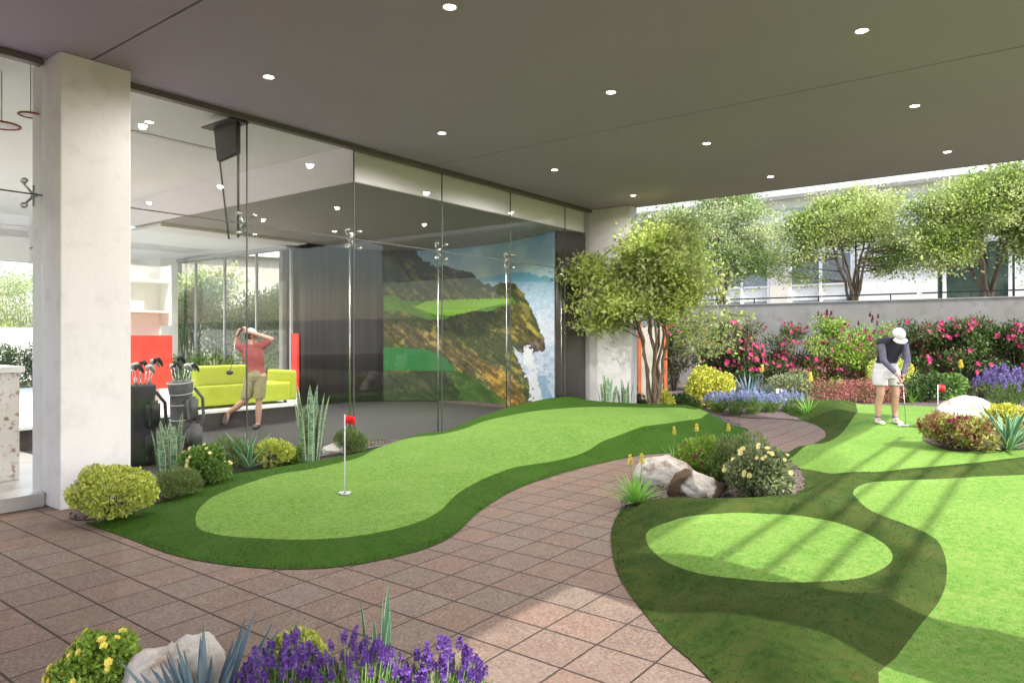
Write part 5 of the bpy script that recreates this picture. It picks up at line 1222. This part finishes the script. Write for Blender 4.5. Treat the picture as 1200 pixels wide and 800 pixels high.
# putter held in the hands
pt = thing('putter', 'steel putter held in the putting golfer\'s hands', 'putter', (W[0], W[1], zg), R(37.4 - 90))
gx, gy = .03, -.305
tubes('grip', [(((gx - .01, gy + .02, .87), (gx + .01, gy, .66)), (.013, .010))], M['black'], pt, 10)
tubes('shaft', [(((gx + .01, gy, .66), (gx + .045, gy - .01, .035)), (.0065, .0055))], M['steel'], pt, 8)
bm = bmesh.new(); bx(bm, gx - .02, gx + .085, gy - .035, gy + .01, .008, .036); bm_obj('putter_head', bm, M['steel'], pt, bevel=.006)
bm = bmesh.new(); bmesh.ops.create_uvsphere(bm, u_segments=16, v_segments=10, radius=.0213); o = bm_obj('golf_ball', bm, M['white'], smooth=True)
wb = Vector((gx - .05, gy - .01, 0)); ca, sa = math.cos(R(37.4 - 90)), math.sin(R(37.4 - 90)); o.location = (W[0] + wb.x * ca - wb.y * sa, W[1] + wb.x * sa + wb.y * ca, zg + .025)
props(o, 'white golf ball at the putter head by the putting golfer\'s feet', 'golf ball')

# golfer finishing a swing inside, seen from behind
x, y = atd(300, 12.35); g2 = thing('person', 'golfer in red polo and khaki shorts finishing a swing inside the glass', 'person', (x, y, .006), R(37.4 - 90))
hip = [(-.08, 0, .92), (.09, 0, .93)]; kn = [(-.17, -.02, .50), (.06, -.02, .50)]; an = [(-.50, .06, .27), (.03, .02, .08)]; toe = [(-.55, .02, .09), (.02, -.12, .04)]
pel = (0, 0, .97); ch = (-.05, .0, 1.30); nk = (-.09, 0, 1.47); hd = (-.10, .02, 1.62)
sh = [(-.24, -.02, 1.40), (.10, .02, 1.44)]; el = [(-.33, -.05, 1.47), (.26, .02, 1.56)]; wr = [(-.25, -.10, 1.72), (-.09, -.10, 1.69)]
bm = bmesh.new(); cone_ball(bm, pel, ch, .105, .11, .75); cone_ball(bm, ch, nk, .10, .05, .75); cone_ball(bm, nk, hd, .055, .055)
for h, k, a, t_ in zip(hip, kn, an, toe): cone_ball(bm, h, k, .088, .058); m_ = tuple((k[i] + a[i]) / 2 for i in range(3)); cone_ball(bm, k, m_, .056, .056); cone_ball(bm, m_, a, .056, .037); cone_ball(bm, a, t_, .035, .03)
for s_, e, w in zip(sh, el, wr): cone_ball(bm, s_, e, .052, .042); cone_ball(bm, e, w, .042, .028)
hand(bm, wr[0], Vector((.10, 0, .05)), (0, .3, -1), 1.4, .95); hand(bm, wr[1], Vector((-.10, 0, .06)), (0, .3, -1), 1.4, .95)
head_parts(g2, hd, (.75, .5, -.2), (.1, .1, 1), M['hair'], M['whitecloth'], bm); fused('body', bm, M['skin'], g2, .0065, 2)
bm = bmesh.new(); loft(bm, [((0, 0, .965), .165, .118), ((-.015, 0, 1.08), .155, .112), ((-.05, 0, 1.25), .185, .12), ((-.07, 0, 1.38), .185, .11), ((-.085, 0, 1.44), .12, .085), ((-.09, 0, 1.465), .07, .06)])
for s_, e in zip(sh, el): m_ = tuple(s_[i] * .35 + e[i] * .65 for i in range(3)); cone_ball(bm, s_, m_, .075, .065); cone_ball(bm, (s_[0] * .5 - .03, 0, s_[2]), s_, .08, .072)
fused('polo_shirt', bm, M['redshirt'], g2, .008, 4)
bm = bmesh.new(); cone_ball(bm, (0, 0, 1.00), (0, 0, .92), .150, .165, .8)
for h, k in zip(hip, kn): e_ = tuple(h[i] * .06 + k[i] * .94 for i in range(3)); loft(bm, [(e_, .098, .10), (tuple((h[i] + e_[i]) / 2 for i in range(3)), .102, .105), (h, .105, .11)])
fused('shorts', bm, M['khaki'], g2, .008, 4)
bm = bmesh.new(); cone_ball(bm, (-.545, .06, .23), (-.56, .0, .10), .05, .045); fused('shoe', bm, M['darkshoe'], g2, .008, 2)
bm = bmesh.new(); cone_ball(bm, (.03, .04, .05), (.02, -.14, .045), .045, .042); fused('shoe', bm, M['darkshoe'], g2, .008, 2)
dr = thing('driver', 'driver hanging down behind the swinging golfer\'s back', 'golf club', (x, y, .006), R(37.4 - 90))
tubes('grip', [(((-.18, -.15, 1.76), (-.27, -.17, 1.60)), (.014, .012))], M['black'], dr, 8)
tubes('shaft', [(((-.27, -.17, 1.60), (-.36, -.22, 1.02)), (.007, .006))], M['steel'], dr, 8)
bm = bmesh.new(); ball(bm, Vector((-.36, -.25, .99)), (.06, .055, .04)); bm_obj('club_head', bm, M['black'], dr, True)

# ------------------------------------------------------------------ light, sky, camera
sc = bpy.context.scene
EL = 40.; su = Vector((-.2, -.98, 0)).normalized() * math.cos(R(EL)) + Vector((0, 0, math.sin(R(EL))))
l = bpy.data.lights.new('sun', 'SUN'); l.energy = 2.3; l.angle = R(.5); l.color = (1, .965, .91); o = bpy.data.objects.new('sun', l); C.objects.link(o); o.rotation_mode = 'QUATERNION'; o.rotation_quaternion = (-su).to_track_quat('-Z', 'Y'); o.location = (0, 0, 20)
w = bpy.data.worlds.new('World'); sc.world = w; w.use_nodes = True; nt = w.node_tree; nt.nodes.clear()
s = nt.nodes.new('ShaderNodeTexSky'); s.sky_type = 'NISHITA'; s.sun_disc = False; s.sun_elevation = R(EL); s.sun_rotation = math.atan2(su.x, su.y); s.dust_density = 2.5; s.air_density = 1.; s.ozone_density = 1.
b = nt.nodes.new('ShaderNodeBackground'); b.inputs[1].default_value = .15; out = nt.nodes.new('ShaderNodeOutputWorld'); nt.links.new(s.outputs[0], b.inputs[0]); nt.links.new(b.outputs[0], out.inputs[0])
cam = bpy.data.cameras.new('camera'); co = bpy.data.objects.new('camera', cam); C.objects.link(co); sc.camera = co
co.location = (0, 0, EYE); co.rotation_euler = (R(90), 0, math.atan2(FY, FX) - math.pi / 2); cam.sensor_width = 36; cam.lens = 830 / 1200 * 36; cam.shift_y = -5 / 1200; cam.clip_end = 500; cam.clip_start = .05
vs = sc.view_settings; vs.view_transform = 'Standard'; vs.look = 'None'; vs.exposure = 1.8; vs.gamma = 1
cy = sc.cycles; cy.use_denoising = True; cy.max_bounces = 9; cy.diffuse_bounces = 5; cy.glossy_bounces = 3; cy.transmission_bounces = 4; cy.transparent_max_bounces = 12; cy.sample_clamp_indirect = 6.; cy.caustics_reflective = False; cy.caustics_refractive = False
